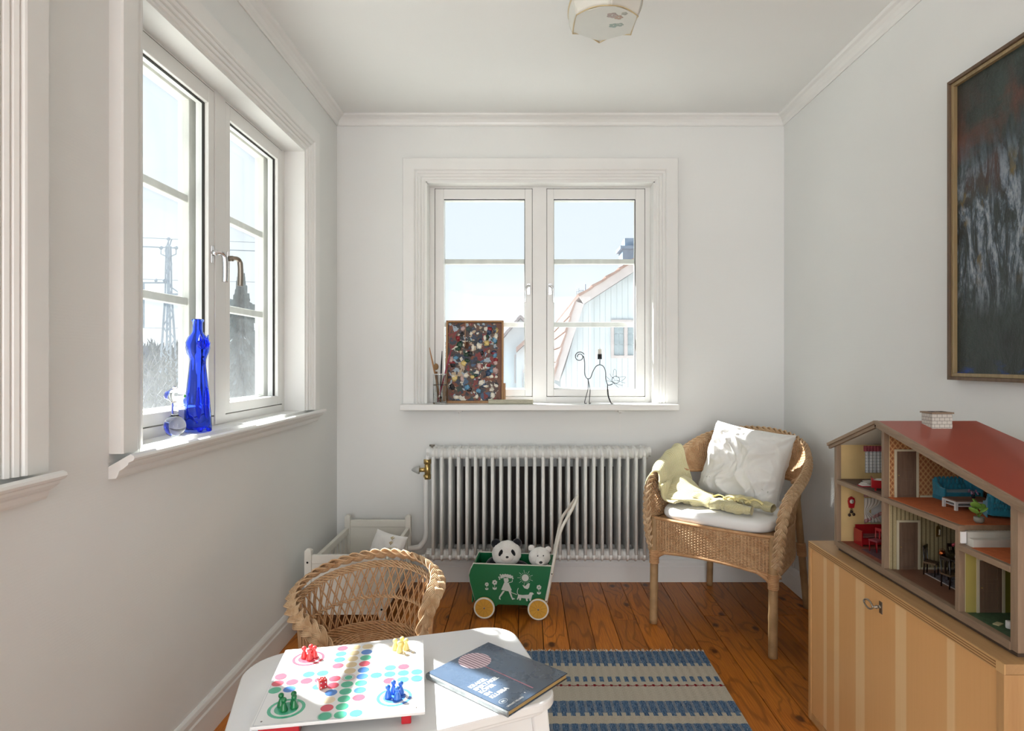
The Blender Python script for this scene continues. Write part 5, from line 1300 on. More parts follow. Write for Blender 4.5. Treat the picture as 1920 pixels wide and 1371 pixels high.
MB().lathe([(0,0),(.0092,0),(.0090,.045),(.0075,.0475),(0,.046)], 18).build('candle_body', M('wax', (.80,.78,.72), .5), cn); MB().tube([(0,0,.045),(.0006,0,.054)], .0007, 5).build('wick', MAT['black'], cn)
# ---------------------------------------------------------------- things on the left sill
bt = thing('glass_cat_bottle', 'tall cobalt blue glass bottle shaped like a sitting cat on the left sill', 'bottle', (-1.018,1.955,Z0+.0005), R(-35))
pr_ = [(0,0),(.036,0),(.0395,.003),(.0395,.012),(.037,.06),(.034,.10),(.0300,.14),(.0265,.175),(.0235,.205),(.022,.222),(.024,.232),(.030,.245),(.0335,.260),(.0330,.276),(.027,.292),(.0195,.302),(.0155,.309),(.0145,.318),(.0145,.340),(.0175,.342),(.0175,.347),(.0145,.349),(.0115,.349),(.0112,.318),(.014,.306),(.024,.290),(.030,.275),(.0305,.261),(.027,.247),(.020,.226),(.024,.175),(.031,.10),(.0355,.02),(.030,.008),(0,.008)]
def flute(mb, k_=8):
    vs = []
    for x, y, z in mb.v:
        a = math.atan2(y,x); f = 1+.045*math.cos(a*k_)*(1 if z < .19 else 0)
        if z > .22 and z < .30: f = 1+.12*math.cos(a)*(1 if math.cos(a) > 0 else 0)+.04*math.sin(a*5+z*150)
        vs.append((x*f,y*f,z))
    mb.v = vs; return mb
bb = flute(MB().lathe(pr_, 48)).build('bottle_body', MAT['blueglass'], bt)
mb = MB().blob((.034,0,.272),(.016,.019,.017),18)
for s_ in (-1,1): mb.tube([(.036,s_*.010,.283),(.040,s_*.0125,.300)], [.0075,.0015], 8)
mb.blob((.047,0,.267),(.006,.008,.006),10); mb.build('cat_face', MAT['blueglass'], bt)
mb = MB()
for s_ in (-1,1): mb.blob((.040,s_*.013,.009),(.010,.008,.008),10); mb.blob((.029,s_*.012,.09),(.008,.009,.05),12)
mb.tube(catmull([(-.030,.015,.02),(-.036,-.010,.05),(-.032,-.024,.09),(-.028,-.016,.12)],5), .005, 8)
mb.build('paw_relief', MAT['blueglass'], bt)
gb = thing('glass_figurine', 'small clear glass mushroom-topped ball ornament left of the blue bottle', 'ornament', (-1.022,1.835,Z0+.0005))
CG = NT('solid_clear_glass').col((.97,.99,1)).set(rough=.01, trans=1, ior=1.42).m
MB().lathe([(0,0),(.014,.0005),(.0215,.007),(.0285,.020),(.030,.031),(.0275,.043),(.020,.053),(.011,.060),(.0085,.066),(.0095,.074),(.0085,.086),(.0095,.098),(.015,.104),(.026,.110),(.030,.118),(.027,.127),(.017,.134),(.008,.138),(.002,.146),(0,.147)], 36).build('figurine_body', CG, gb)
MB().blob((.029,0,.117),(.0035,.004,.0045),8).build('green_bead', M('green_bead', rgb('#3fae4a'), .15), gb)

# ---------------------------------------------------------------- cabinet
CXF, CY0, CY1, CZ = .910, 1.196, 2.024, .568
def veneer():
    t = NT('pine_veneer'); v = t.co((1,1,1)); x, y, z = t.sep(v)
    st = t.noise(t.co((1,1,.02)), 7, 1); vn = t.n('ShaderNodeTexNoise', noise_dimensions='1D'); t.l(t.math('MULTIPLY', y, 16), vn.inputs['W']); vn.inputs['Detail'].default_value = 0; vn.inputs['Scale'].default_value = 1
    g = t.noise(t.co((10,260,3)), 1, 3, .5); c = t.mix(t.ramp(vn.outputs['Fac'], [(.60,0.),(.64,1.)]), rgb('#dba870'), rgb('#e8c391'))
    c = t.mix(t.math('MULTIPLY', g, .30), c, rgb('#c08a50')); t.col(c).set(rough=.38, coat=.1); t.bump(g, .06, .0008); return t.m
VN = veneer(); WT1 = wood('cabinet_top_wood', '#b28a5c', '#c69d6c', 'y', 1, .4); WT2 = wood('cabinet_side_wood', '#b88a58', '#cca06c', 'z', 1, .4); PLY = [M('ply_light', rgb('#c79f6c'), .5), M('ply_dark', rgb('#8c6238'), .5)]
cb = thing('wooden_cabinet', 'low pine-veneered cabinet with a keyed drop front standing along the right wall', 'cabinet', (0,0,0))
XB = XR-.018
MB().box(CXF+.003,CY0,CZ-.020,XB,CY1,CZ).build('top_panel', WT1, cb, bev=.001)
for k in range(7): MB().box(CXF,CY0+.022,CZ-.0005-.0028*(k+1),CXF+.003,CY1-.0,CZ-.0005-.0028*k-.0002).build('edge_ply', PLY[k%2], cb)
MB().box(CXF,CY1-.016,.0,XB,CY1,CZ-.0205).build('side_panel', WT2, cb, bev=.001); MB().box(CXF,CY0,.0,XB,CY0+.020,CZ-.0205).build('side_panel', WT2, cb, bev=.001)
MB().box(CXF,CY0,CZ-.0204,CXF+.0028,CY0+.0215,CZ).build('corner_strip', PLY[0], cb)
MB().box(CXF+.004,CY0+.0205,.024,CXF+.022,CY1-.0168,CZ-.0215).build('front_door', VN, cb, bev=.0008)
MB().box(CXF+.002,CY0+.0205,0,CXF+.030,CY1-.0168,.022).build('plinth', WT2, cb)
MB().box(CXF+.4,CY0+.0205,.022,XB-.002,CY1-.0168,CZ-.021).build('back_panel', WT2, cb)
ke = thing('cabinet_key', 'ornate pewter key in the lock of the pine cabinet front', 'key', (CXF+.004,1.618,.513))
MB().tube([(0,0,0),(-.020,0,0)], .0028, 8).lathe([(.0045,-.013),(.005,-.011),(.0045,-.009)],10,(0,0,0),axis='x').lathe([(.0042,-.005),(.0046,-.003),(.0042,-.001)],10,(0,0,0),axis='x').build('key_shaft', MAT['steel'], ke)
ov = []
for k in range(24):
    a = 2*PI*k/24; r_ = 1+.10*math.cos(2*a); ov.append((-.0215, .020+.019*math.cos(a)*r_, .0105*math.sin(a)))
MB().tube([(-.0215+.0,a[1],a[2]) for a in ov], .0024, 6, closed=True).blob((-.0215,.040,0),(.003,.004,.003),8).build('key_bow', MAT['steel'], ke)
MB().box(-.0015,-.008,-.017,.0,.006,.014).build('lock_plate', MAT['steel'], ke, bev=.0005)

# ---------------------------------------------------------------- dollhouse
HX0, HX1 = .955, 1.210; HY0, HY1 = 1.216, 1.936; ZF = CZ+.012
dh = thing('dollhouse', 'open-fronted wooden dollhouse with a red roof standing on the pine cabinet', 'dollhouse', (0,0,0))
TK = wood('dollhouse_frame_wood', '#866f5a', '#9c846c', 'y', 3, .5); TKz = wood('dollhouse_post_wood', '#866f5a', '#9c846c', 'z', 3, .5)
EAV0 = (1.16,.866); RID = (1.697,.984); EAV1 = (1.962,.889)       # (Y, Z) of roof top line
def rz_(y): return RID[1]+(EAV1[1]-RID[1])*(y-RID[0])/(EAV1[0]-RID[0]) if y > RID[0] else RID[1]+(EAV0[1]-RID[1])*(RID[0]-y)/(RID[0]-EAV0[0])
Z1F, Z1N = .783, .742        # upper floor levels
CREAM = M('dollhouse_cream_paper', rgb('#d9bd85'), .8, var=.05, vs=20)
def damask():
    t = NT('ochre_damask_paper'); v = t.co((1,1,1)); x, y, z = t.sep(v); u = t.math('ADD', x, y)
    a = t.math('SINE', t.math('MULTIPLY', u, 2*PI/.0135)); b = t.math('SINE', t.math('MULTIPLY', z, 2*PI/.0165)); p = t.math('MULTIPLY', a, b)
    q = t.math('ABSOLUTE', t.math('ADD', a, b)); l = t.ramp(q, [(.15,1.),(.38,0.)]); d = t.ramp(t.math('ABSOLUTE', p), [(.35,0.),(.5,1.)])
    c = t.mix(t.math('MULTIPLY', d, .75), rgb('#a8744a'), rgb('#7d4a2e')); c = t.mix(l, c, rgb('#c4a06e')); t.col(c).set(rough=.8); return t.m
DMK = damask()
def stripes():
    t = NT('striped_olive_paper'); x, y, z = t.sep(t.co((1,1,1))); u = t.math('ADD', x, y); s_ = t.math('SINE', t.math('MULTIPLY', u, 2*PI/.011)); n_ = t.noise(t.co((1,1,1)), 260, 2)
    t.col(t.mix(t.ramp(s_, [(.55,0.),(.75,1.)]), t.mix(n_, rgb('#9a8c68'), rgb('#b8ab86')), rgb('#6f6245'))).set(rough=.8); return t.m
STR = stripes()
MB().box(HX0+.004,HY0+.01,CZ,HX1-.01,HY1-.01,ZF).build('base_plinth', M('dark_plinth', rgb('#4a3a2e'), .6), dh)
MB().box(HX0,HY0,ZF,HX1,HY1,ZF+.012).build('ground_floor', TK, dh)
ZG = ZF+.012
# outer walls
def wallprism(y0, y1, z0, nm, mt, x0=HX0+.010): MB().prism([(y0,z0),(y1,z0),(y1,rz_(y1)-.012),(y0,rz_(y0)-.012)], x0, HX1-.006, 'x').build(nm, mt, dh)
wallprism(HY1-.006, HY1, ZG, 'gable_wall', CREAM); wallprism(HY0, HY0+.006, ZG, 'gable_wall', CREAM)
DX0 = HX1-.006
MB().prism([(HY0,ZG),(HY1,ZG),(HY1,rz_(HY1)-.012),(RID[0],RID[1]-.012),(HY0,rz_(HY0)-.012)], DX0, HX1, 'x').build('rear_wall', CREAM, dh)
YD1, YD2 = 1.675, 1.387
# linings of rooms (thin card papers)
def lining(y0, y1, z0, z1, mt, side, nm='wallpaper'):
    # rear wall paper
    MB().prism([(y0,z0),(y1,z0),(y1,min(z1,rz_(y1)-.014)),(y0,min(z1,rz_(y0)-.014))], DX0-.002, DX0-.0003, 'x').build(nm, mt, dh)
WD2 = .005
MB().prism([(YD1-WD2,ZG),(YD1+WD2,ZG),(YD1+WD2,rz_(YD1)-.012),(YD1-WD2,rz_(YD1)-.012)], HX0+.010, DX0, 'x').build('partition', M('partition_cream', rgb('#cbb58c'), .8), dh)
MB().box(HX0+.010,YD2-WD2,ZG,DX0,YD2+WD2,Z1N-.006).build('partition', M('partition_green', rgb('#c3b98c'), .8), dh)
def papr(y, z0, z1, mt, x0=HX0+.012, thk=.001): return MB().box(x0,y-thk,z0,DX0-.003,y,z1).build('wallpaper', mt, dh)
papr(YD1-WD2-.0003, Z1F+.001, rz_(YD1)-.016, DMK); papr(YD1-WD2-.0003, ZG+.001, Z1F-.012, STR)
lining(YD2+.008, YD1-.008, Z1F, 2, DMK, 0); lining(HY0+.008, YD2+.0, Z1N, 2, DMK, 0); lining(YD2+.008, YD1-.008, ZG, Z1F-.012, STR, 0); lining(HY0+.008, YD2-.008, ZG, Z1N-.01, M('green_paper', rgb('#6f6a2c'), .8), 0)
# floors
MB().box(HX0,YD1-.006,Z1F-.011,DX0,HY1-.006,Z1F).build('upper_floor', TK, dh); MB().box(HX0,YD2,Z1F-.011,DX0,YD1-.006,Z1F).build('upper_floor', TK, dh)
MB().box(HX0,HY0+.006,Z1N-.011,DX0,YD2,Z1N).build('upper_floor', TK, dh)
RF = M('orange_felt', rgb('#b9602f'), .95, var=.10, vs=90, bump=.3, bs=300); GFm = M('green_lino', rgb('#3f5a40'), .6, var=.35, vs=120)
MB().box(HX0+.006,YD2+.002,Z1F,DX0-.003,YD1-.007,Z1F+.0012).build('floor_covering', RF, dh); MB().box(HX0+.006,HY0+.008,Z1N,DX0-.003,YD2-.031,Z1N+.0012).build('floor_covering', RF, dh)
MB().box(HX0+.006,HY0+.008,ZG,DX0-.003,YD2-.006,ZG+.0012).build('floor_covering', GFm, dh)
WF_ = wood('doll_parquet', '#6d4736', '#86604b', 'y', 8, .4); MB().box(HX0+.006,YD2+.006,ZG,DX0-.003,YD1-.007,ZG+.0012).build('floor_covering', WF_, dh); MB().box(HX0+.006,YD1+.006,ZG,DX0-.003,HY1-.007,ZG+.0012).build('floor_covering', M('red_brown_lino', rgb('#8a4a38'), .7, var=.2, vs=60), dh)
MB().box(HX0+.006,YD1+.006,Z1F,DX0-.003,HY1-.007,Z1F+.0012).build('floor_covering', M('grey_brown_lino', rgb('#5d4a40'), .7), dh)
# the step between the two upper levels
ST = M('off_white_step', (.62,.60,.54), .6)
MB().box(HX0+.012,YD2-.014,Z1N,DX0-.003,YD2-.0005,Z1F-.0115).box(HX0+.012,YD2-.030,Z1N,DX0-.003,YD2-.014,Z1N+.017).build('steps', ST, dh)
MB().box(HX0-.001,YD2-.010,Z1N+.004,HX0+.010,YD2+.010,Z1F-.012).build('step_cap', MAT['white'], dh)
# frame members on the open front
FX0, FX1 = HX0-.004, HX0+.010
def post(y0, y1, z0, z1): MB().box(FX0,y0,z0,FX1,y1,z1).build('post', TKz, dh, bev=.0006)
post(HY1-.013,HY1+.001,ZF,rz_(HY1)-.010); post(HY0-.001,HY0+.018,ZF,rz_(HY0)-.010); post(YD1-.006,YD1+.006,ZG,Z1F-.012); post(YD1-.006,YD1+.006,Z1F,rz_(YD1)-.014); post(YD2-.006,YD2+.006,ZG,Z1F-.012)
def beam(y0, y1, z0, z1): MB().box(FX0-.001,y0,z0,FX1,y1,z1).build('beam', TK, dh, bev=.0006)
beam(HY0+.018,HY1-.013,ZF-.002,ZG+.003); beam(YD2-.006,HY1-.013,Z1F-.012,Z1F+.0005); beam(HY0+.018,YD2-.006,Z1N-.012,Z1N+.0005)
# roof
def slope(y0, z0, y1, z1, xa, xb, t0, t1, nm, mt):
    d = Vector((y1-y0,z1-z0)).normalized(); n_ = Vector((-d.y,d.x)); n_ = n_ if n_.y > 0 else -n_
    a, b = Vector((y0,z0)), Vector((y1,z1)); q = [a-n_*t1, b-n_*t1, b-n_*t0, a-n_*t0]
    return MB().prism([(p.x,p.y) for p in q], xa, xb, 'x').build(nm, mt, dh, bev=.0005)
RR = M('red_roof_paint', rgb('#a04632'), .38, var=.06, vs=5, coat=.15); CE = M('doll_ceiling', (.66,.64,.58), .7)
for a, b in ((EAV0, RID), (EAV1, RID)):
    slope(*a,*b,HX0-.004,HX1+.006,0,.002,'roof_sheet',RR); slope(*a,*b,HX0-.004,HX1,.002,.010,'roof_board',TK); slope(*a,*b,HX0+.012,HX1-.008,.0101,.0115,'ceiling_card',CE)
    slope(*a,*b,HX0-.012,HX0-.0045,-.001,.017,'barge_strip',TK); slope(*a,*b,HX0-.016,HX0-.0125,-.001,.008,'barge_strip',TK)
MB().prism([(RID[0]-.010,RID[1]-.0035),(RID[0],RID[1]-.0005),(RID[0]+.010,RID[1]-.0045),(RID[0]+.008,RID[1]-.018),(RID[0]-.006,RID[1]-.018)], HX0-.0118, HX0-.0045, 'x').build('ridge_block', TK, dh)
mb = MB().box(-.026,-.022,-.02,.026,.022,.034); ch_ = mb.build('chimney', M('mortar_grey', rgb('#8f8a82'), .8), dh, loc=(1.082,1.655,.974))
BRW = M('white_brick', rgb('#c9c5bb'), .7, var=.08)
for r_ in range(5):
    for (ax, L, off) in (('x',.026,-.0225),('y',.022,-.0265)):
        n_ = 4; 
        for k in range(n_+1):
            w_ = 2*L/n_; a = -L+w_*(k-.5*(r_%2)); b = a+w_-.0014; a = max(a,-L); b = min(b,L)
            if b-a < .002: continue
            z = -.010+.0088*r_
            (MB().box(a,off,z,b,off+.0012,z+.0074) if ax == 'x' else MB().box(off,a,z,off+.0012,b,z+.0074)).build('brick', BRW, ch_)
MB().box(-.029,-.025,.034,.029,.025,.038).build('chimney_cap', TK, ch_); 
for x in (-.012,.012): MB().box(x-.007,-.010,.038,x+.007,.010,.0385).build('flue', MAT['gap'], ch_)
# doors painted on the partitions, real relief
DW = wood('doll_door_wood', '#6a5546', '#826a59', 'z', 4, .4); DF = M('doll_door_frame', rgb('#c9c1a8'), .5)
def ddoor(x0, x1, y, z0, h, knob=True):
    d = MB().box(x0,y-.002,z0,x1,y-.0012,z0+h).build('door', DW, dh)
    w_ = x1-x0
    for a, b in ((.06,.36),(.40,.56),(.62,.94)):
        mb = MB(); xa, xb, za, zb = x0+w_*.18, x1-w_*.18, z0+h*a, z0+h*b
        for q in ((xa,za,xb,za+.0012),(xa,zb-.0012,xb,zb),(xa,za,xa+.0012,zb),(xb-.0012,za,xb,zb)): mb.box(q[0],y-.0028,q[1],q[2],y-.002,q[3])
        mb.build('door_moulding', DW, d)
    MB().blob((x0+w_*.08,y-.0045,z0+h*.48),(.0016,.0022,.0016),8).build('door_knob', MAT['brass'], d)
    MB().box(x0-.006,y-.0035,z0,x0,y-.001,z0+h+.005).box(x1,y-.0035,z0,x1+.006,y-.001,z0+h+.005).box(x0,y-.0035,z0+h,x1,y-.001,z0+h+.005).build('door_frame', DF, dh)
ddoor(.984,1.036,YD1-WD2-.0005,Z1F+.001,.122); ddoor(.990,1.040,YD1-WD2-.0005,ZG+.001,.125)
MB().box(1.046,YD1-WD2-.004,Z1F+.001,DX0-.003,YD1-WD2-.0015,Z1F+.006).build('skirting', DF, dh); MB().box(1.049,YD1-WD2-.004,ZG+.001,DX0-.003,YD1-WD2-.0015,ZG+.006).build('skirting', DF, dh)
papr(YD2-WD2-.0003, ZG+.001, Z1N-.012, M('pale_green_paper', rgb('#a89a52'), .8)); ddoor(.995,1.045,YD2-WD2-.0005,ZG+.0013,.115)
MB().box(1.052,YD2-WD2-.0022,ZG+.001,1.082,YD2-WD2-.0014,Z1N-.012).build('wall_panel', M('olive_panel', rgb('#75701f'), .8), dh); MB().box(1.083,YD2-WD2-.003,ZG+.001,1.087,YD2-WD2-.0014,Z1N-.012).build('door_frame', DF, dh)
YE = HY1-.0065
MB().box(1.060,YE-.001,ZG+.060,1.185,YE,ZG+.125).build('window_pane', M('bright_doll_pane', (.75,.77,.78), .3), dh); MB().box(1.058,YE-.003,ZG+.056,1.187,YE-.001,ZG+.060).build('window_ledge', DF, dh)
def P2(px, py, Y): p = W(px,py,Y); return p
def dt_(name, label, cat, loc, rz=0, group=None): return thing(name, label, cat, loc, rz, group)
# curtains
def curtain(name, label, x0, x1, z0, z1, y, mt, wave=.002, k_=60, tie=None):
    mb = MB()
    def fn(u, v):
        xx = x0+(x1-x0)*u; z = z1+(z0-z1)*v
        if tie: c = math.exp(-((v-tie)/.16)**2)*.55; xx = x0+(x1-x0)*u*(1-c)*(1-.0*v)
        return (xx, y-.003+wave*math.sin(u*k_), z)
    mb.grid(fn, 50, 16); o = mb.build(name, mt, None, thick=.0005); return o
lace = NT('lace_curtain'); v = lace.co((1,1,1)); x, y, z = lace.sep(v); pq = lace.math('MULTIPLY', lace.math('SINE', lace.math('MULTIPLY', x, 420)), lace.math('SINE', lace.math('MULTIPLY', z, 330)))
lace.col(lace.mix(lace.ramp(lace.math('ABSOLUTE', pq), [(.3,0.),(.5,1.)]), (.55,.57,.58), (.80,.80,.79))).set(rough=.9)
t1 = dt_('doll_curtain', 'patterned white doll curtain with a pink valance in the upper gable room', 'curtain', (0,0,0))
curtain('curtain_cloth','','' and 0 or 1.040,1.150,Z1F+.020,Z1F+.088,YE,lace.m).parent = t1
curtain('valance','',1.034,1.155,Z1F+.086,Z1F+.103,YE-.003,M('pink_check', rgb('#a8505c'), .8, var=.3, vs=150),.002,80).parent = t1
ging = M('white_doll_cloth', (.68,.64,.58), .9); gred = NT('red_gingham'); v = gred.co((1,1,1)); x, y, z = gred.sep(v)
gg = gred.math('MULTIPLY', gred.math('SINE', gred.math('MULTIPLY', x, 1300)), gred.math('SINE', gred.math('MULTIPLY', z, 1300))); gred.col(gred.mix(gred.ramp(gg, [(.0,0.),(.1,1.)]), rgb('#a02438'), (.66,.6,.56))).set(rough=.9)
t2 = dt_('doll_curtain', 'tied-back white doll curtain with red check hem in the lower gable room', 'curtain', (0,0,0))
mb = MB(); mb.grid(lambda u, v: (1.036+.050*u*(1-.72*math.exp(-((v-.55)/.2)**2)), YE-.005+.0015*math.sin(u*30), ZG+.135-.075*v), 30, 16); mb.build('curtain_cloth', ging, t2, thick=.0005)
mb = MB(); mb.grid(lambda u, v: (1.036+.052*u, YE-.006+.0015*math.sin(u*30), ZG+.068+.026*u-.012*v), 30, 3); mb.build('check_hem', gred.m, t2, thick=.0005)
mb = MB(); mb.grid(lambda u, v: (1.034+.050*u, YE-.007+.0015*math.sin(u*30), ZG+.150-.012*v), 30, 3); mb.build('check_top', gred.m, t2, thick=.0005)
RD = M('doll_red_paint', rgb('#a3151f'), .35, coat=.3); RDK = M('doll_dark_red', rgb('#6d1119'), .5); DKW = M('mahogany', rgb('#1c0f0c'), .25, coat=.4); CLK = M('clock_face', (.6,.58,.52), .5)
# wall clock
ck = dt_('doll_wall_clock', 'tiny red wall clock with round weights on the cream gable wall', 'clock', (.998,YE,ZG+.122))
MB().prism([(-.007,-.018),(.007,-.018),(.009,-.008),(.0105,.002),(.008,.012),(0,.017),(-.008,.012),(-.0105,.002),(-.009,-.008)], -.006, 0, 'y').build('clock_case', RD, ck)
MB().lathe([(.0066,-.0068),(.0066,-.0060),(0,-.0060)],18,(0,0,.002),axis='y').build('clock_face', CLK, ck); mb = MB().box(-.0004,-.0074,.002,.0004,-.0069,.007).box(0,-.0074,.0016,.004,-.0069,.0024); mb.build('clock_hand', MAT['black'], ck)
for dx, dz in ((-.006,-.040),(.007,-.038),(.0,-.030)): MB().blob((dx,-.004,dz),(.0048,.0035,.0048),10).tube([(dx*.3,-.004,-.018),(dx,-.004,dz)],.0005,4).build('weight', M('dark_weight', rgb('#2c1a14'), .4), ck)
# furniture, lower gable room
bn_ = dt_('doll_settle', 'red doll settle bench with high sides below the tied curtain', 'bench', (1.026,1.892,ZG+.0013)); bn_.scale = (1.15,1.15,1.2)
MB().box(-.022,-.018,0,-.019,.022,.038).build('side', RD, bn_); MB().box(.050,-.018,0,.053,.022,.038).build('side', RD, bn_); MB().box(-.019,-.016,.004,.050,-.013,.022).build('front_board', RD, bn_); MB().box(-.019,-.016,.020,.050,.019,.023).build('seat', M('doll_check_cushion', rgb('#8d5a58'), .8, var=.3, vs=300), bn_); MB().box(-.019,.019,.004,.050,.022,.046).build('back', RD, bn_)
def dchair(name, label, loc, rz, mt, seatm, h=.048, g=None):
    c = dt_(name, label, 'chair', loc, rz, g); c.scale = (1.4,)*3
    for sx in (-1,1): MB().tube([(sx*.0085,-.0085,0),(sx*.009,-.0085,.022)],.0013,6).build('leg', mt, c); MB().tube([(sx*.0085,.0095,0),(sx*.009,.0085,.022),(sx*.0095,.0100,h)],.0013,6).build('leg', mt, c)
    MB().box(-.0105,-.0105,.021,.0105,.0105,.0245).build('seat', seatm, c, bev=.0006)
    MB().box(-.0105,.0085,h-.006,.0105,.0110,h).build('backrest', mt, c, bev=.0005); MB().box(-.0015,.0088,.024,.0015,.0105,h-.004).build('splat', mt, c)
    return c
dchair('doll_chair', 'tiny red doll chair drawn up in front of the settle', (1.016,1.822,ZG+.0013), R(-70), RD, M('doll_pink_seat', rgb('#8d3c48'), .7), .046)
tt = dt_('doll_kitchen_table', 'small doll table under a red and white striped cloth, lower gable room', 'table', (1.102,1.812,ZG+.0013)); tt.scale = (1.55,)*3
stp = NT('striped_cloth'); x, y, z = stp.sep(stp.co((1,1,1))); stp.col(stp.mix(stp.math('GREATER_THAN', stp.math('SINE', stp.math('MULTIPLY', stp.math('ADD', x, y), 900)), 0), (.66,.6,.57), rgb('#8c2230'))).set(rough=.9)
MB().box(-.034,-.022,.036,.034,.022,.0395).box(-.0345,-.0225,.026,-.034,.0225,.0395).box(-.0345,-.0225,.026,.0345,-.022,.0395).build('table_top', stp.m, tt)
for sx in (-1,1):
    for sy in (-1,1): MB().box(sx*.029-.002,sy*.017-.002,0,sx*.029+.002,sy*.017+.002,.036).build('leg', RD, tt)
tag(MB().box(.985,1.745,ZG+.0014,1.11,1.845,ZG+.0022).build('doll_rug', M('doll_rug_mauve', rgb('#5d3f47'), .95, var=.4, vs=200)), 'mauve doll rug on the floor of the lower gable room', 'rug')
tt.location.z += .001
for q in ('doll_chair',): bpy.data.objects[q].location.z += .001
# upper gable room
cr = dt_('doll_cradle', 'red doll cradle with white bedding in the upper gable room', 'cradle', (1.000,1.762,Z1F+.0013), R(65))
MB().prism([(-.018,.040),(-.013,.006),(.013,.006),(.018,.040),(.009,.046),(0,.050),(-.009,.046)], -.028, -.025, 'y').build('end_board', RD, cr); MB().prism([(-.018,.034),(-.013,.006),(.013,.006),(.018,.034)], .025, .028, 'y').build('end_board', RD, cr)
for sg in (-1,1): MB().add([(sg*.0125,-.025,.006),(sg*.0125,.025,.006),(sg*.017,.025,.028),(sg*.017,-.025,.028),(sg*.0105,-.025,.006),(sg*.0105,.025,.006),(sg*.015,.025,.028),(sg*.015,-.025,.028)],[(0,1,2,3),(7,6,5,4),(0,4,5,1),(3,2,6,7),(0,3,7,4),(1,5,6,2)]).build('side_board', RD, cr)
MB().blob((0,0,.022),(.0135,.024,.010),14,.3,20).build('bedding', M('doll_linen', (.68,.66,.62), .9), cr)
for y_ in (-.018,.018): MB().prism([(-.018,.0),(-.012,-.0),(.012,0),(.018,.0),(.013,.006),(-.013,.006)], y_-.002, y_+.002, 'y').build('rocker', RD, cr)
for i, (x_, y_, c, lb_) in enumerate(((.978,1.812,'#a03038','red doll book lying open by the cradle'),(1.020,1.870,'#39404a','dark folded doll blanket at the back of the upper gable room'),(1.000,1.845,'#c6c0b4','pale folded doll cloth behind the red doll book'))):
    o = dt_('doll_cloth', lb_, 'doll cloth', (x_,y_,Z1F+.0013), R(15*i)); MB().box(-.016,-.012,0,.016,.012,.003).build('fold', M('doll_cloth_stuff', rgb(c), .9), o, bev=.001); MB().box(-.014,-.011,.003,.013,.010,.0055).build('fold', M('doll_cloth_white', (.66,.64,.6), .9), o, bev=.001)
# living room
TEAL = M('teal_velvet', rgb('#17829f'), .75, var=.18, vs=60, bump=.2, bs=200, sheen=.4)
def dsofa(label, loc, rz, L):
    s_ = dt_('doll_sofa', label, 'sofa', loc, rz); 
    MB().box(-L,-.024,.006,L,.020,.022).build('seat', TEAL, s_, bev=.003)
    mb = MB()
    def fn(u, v):
        a = -L-.004+(2*L+.008)*u; z = .006+(.048-.0*abs(u*2-1))*v; b = .022-.012*max(0,abs(u*2-1)-.75)*4; bt_ = .0016*math.cos((u*9+ (round(v*4)%2)*.5)*2*PI)*(1 if .35 < v < .95 else 0)
        return (a, b+.005*v+bt_, z)
    mb.grid(fn, 60, 14); mb.build('backrest', TEAL, s_, thick=.007)
    for sg in (-1,1):
        mb = MB(); mb.prism([(-.024,.006),(.022,.006),(.026,.050),(.012,.044),(-.004,.033),(-.024,.031)], sg*(L), sg*(L+.007), 'x'); mb.build('armrest', TEAL, s_, bev=.002)
    mb = MB(); n_ = int(L*2/.0022)
    for k in range(n_): x_ = -L+k*2*L/(n_-1); mb.box(x_-.0008,-.0255,.0,x_+.0008,-.0240,.010)
    for sg in (-1,1):
        for k in range(18): y_ = -.024+k*.0026; mb.box(sg*(L+.0072)-.0008,y_-.0009,0,sg*(L+.0072)+.0008,y_+.0009,.010)
    mb.build('fringe', TEAL, s_, kind='stuff'); return s_
dsofa('teal buttoned doll sofa against the damask partition upstairs', (1.130,1.645,Z1F+.0014), 0, .044)
dsofa('teal doll armchair near the front edge of the upstairs living room', (1.098,1.458,Z1F+.0014), R(155), .020)
ctb = dt_('doll_coffee_table', 'white-legged doll coffee table with a brown top before the teal sofa', 'table', (1.085,1.540,Z1F+.0013), R(0))
MB().box(-.048,-.024,.0215,.048,.024,.0240).build('table_top', wood('doll_teak', '#7a5a48', '#94705a', 'x', 6, .35), ctb)
WQ = M('doll_white_paint', (.66,.65,.64), .4); MB().box(-.049,-.025,.0175,.049,.025,.0214).build('frame', WQ, ctb); MB().box(-.045,-.022,.009,.045,.022,.0110).build('shelf', WQ, ctb)
for sx in (-1,1):
    for sy in (-1,1): MB().box(sx*.046-.003,sy*.022-.003,0,sx*.046+.003,sy*.022+.003,.0176).build('leg', WQ, ctb)
vs_ = dt_('doll_posy', 'tiny vase of mauve flowers on the doll coffee table', 'vase', (1.100,1.545,Z1F+.0254))
MB().lathe([(0,0),(.003,0),(.0045,.003),(.003,.008),(.0035,.009),(0,.009)],12).build('vase_body', M('dark_vase', rgb('#2b3540'), .2), vs_)
rn = random.Random(1); mb = MB()
for k in range(14): mb.blob((rn.uniform(-.009,.009),rn.uniform(-.006,.006),.012+rn.uniform(-.001,.008)),.0024,6)
mb.build('blossoms', M('mauve_blossom', rgb('#8d6f8a'), .8, var=.4, vs=300), vs_)
pl = dt_('doll_potted_plant', 'doll-size green leafy plant in a round grey pot by the coffee table', 'plant', (1.012,1.404,Z1F+.0014))
MB().lathe([(0,0),(.007,0),(.010,.004),(.0105,.009),(.0098,.013),(.009,.013),(0,.012)],18).build('pot', M('grey_doll_pot', rgb('#8b897e'), .5), pl)
mb = MB(); LF = M('lime_leaf', rgb('#7fae4c'), .5, var=.2)
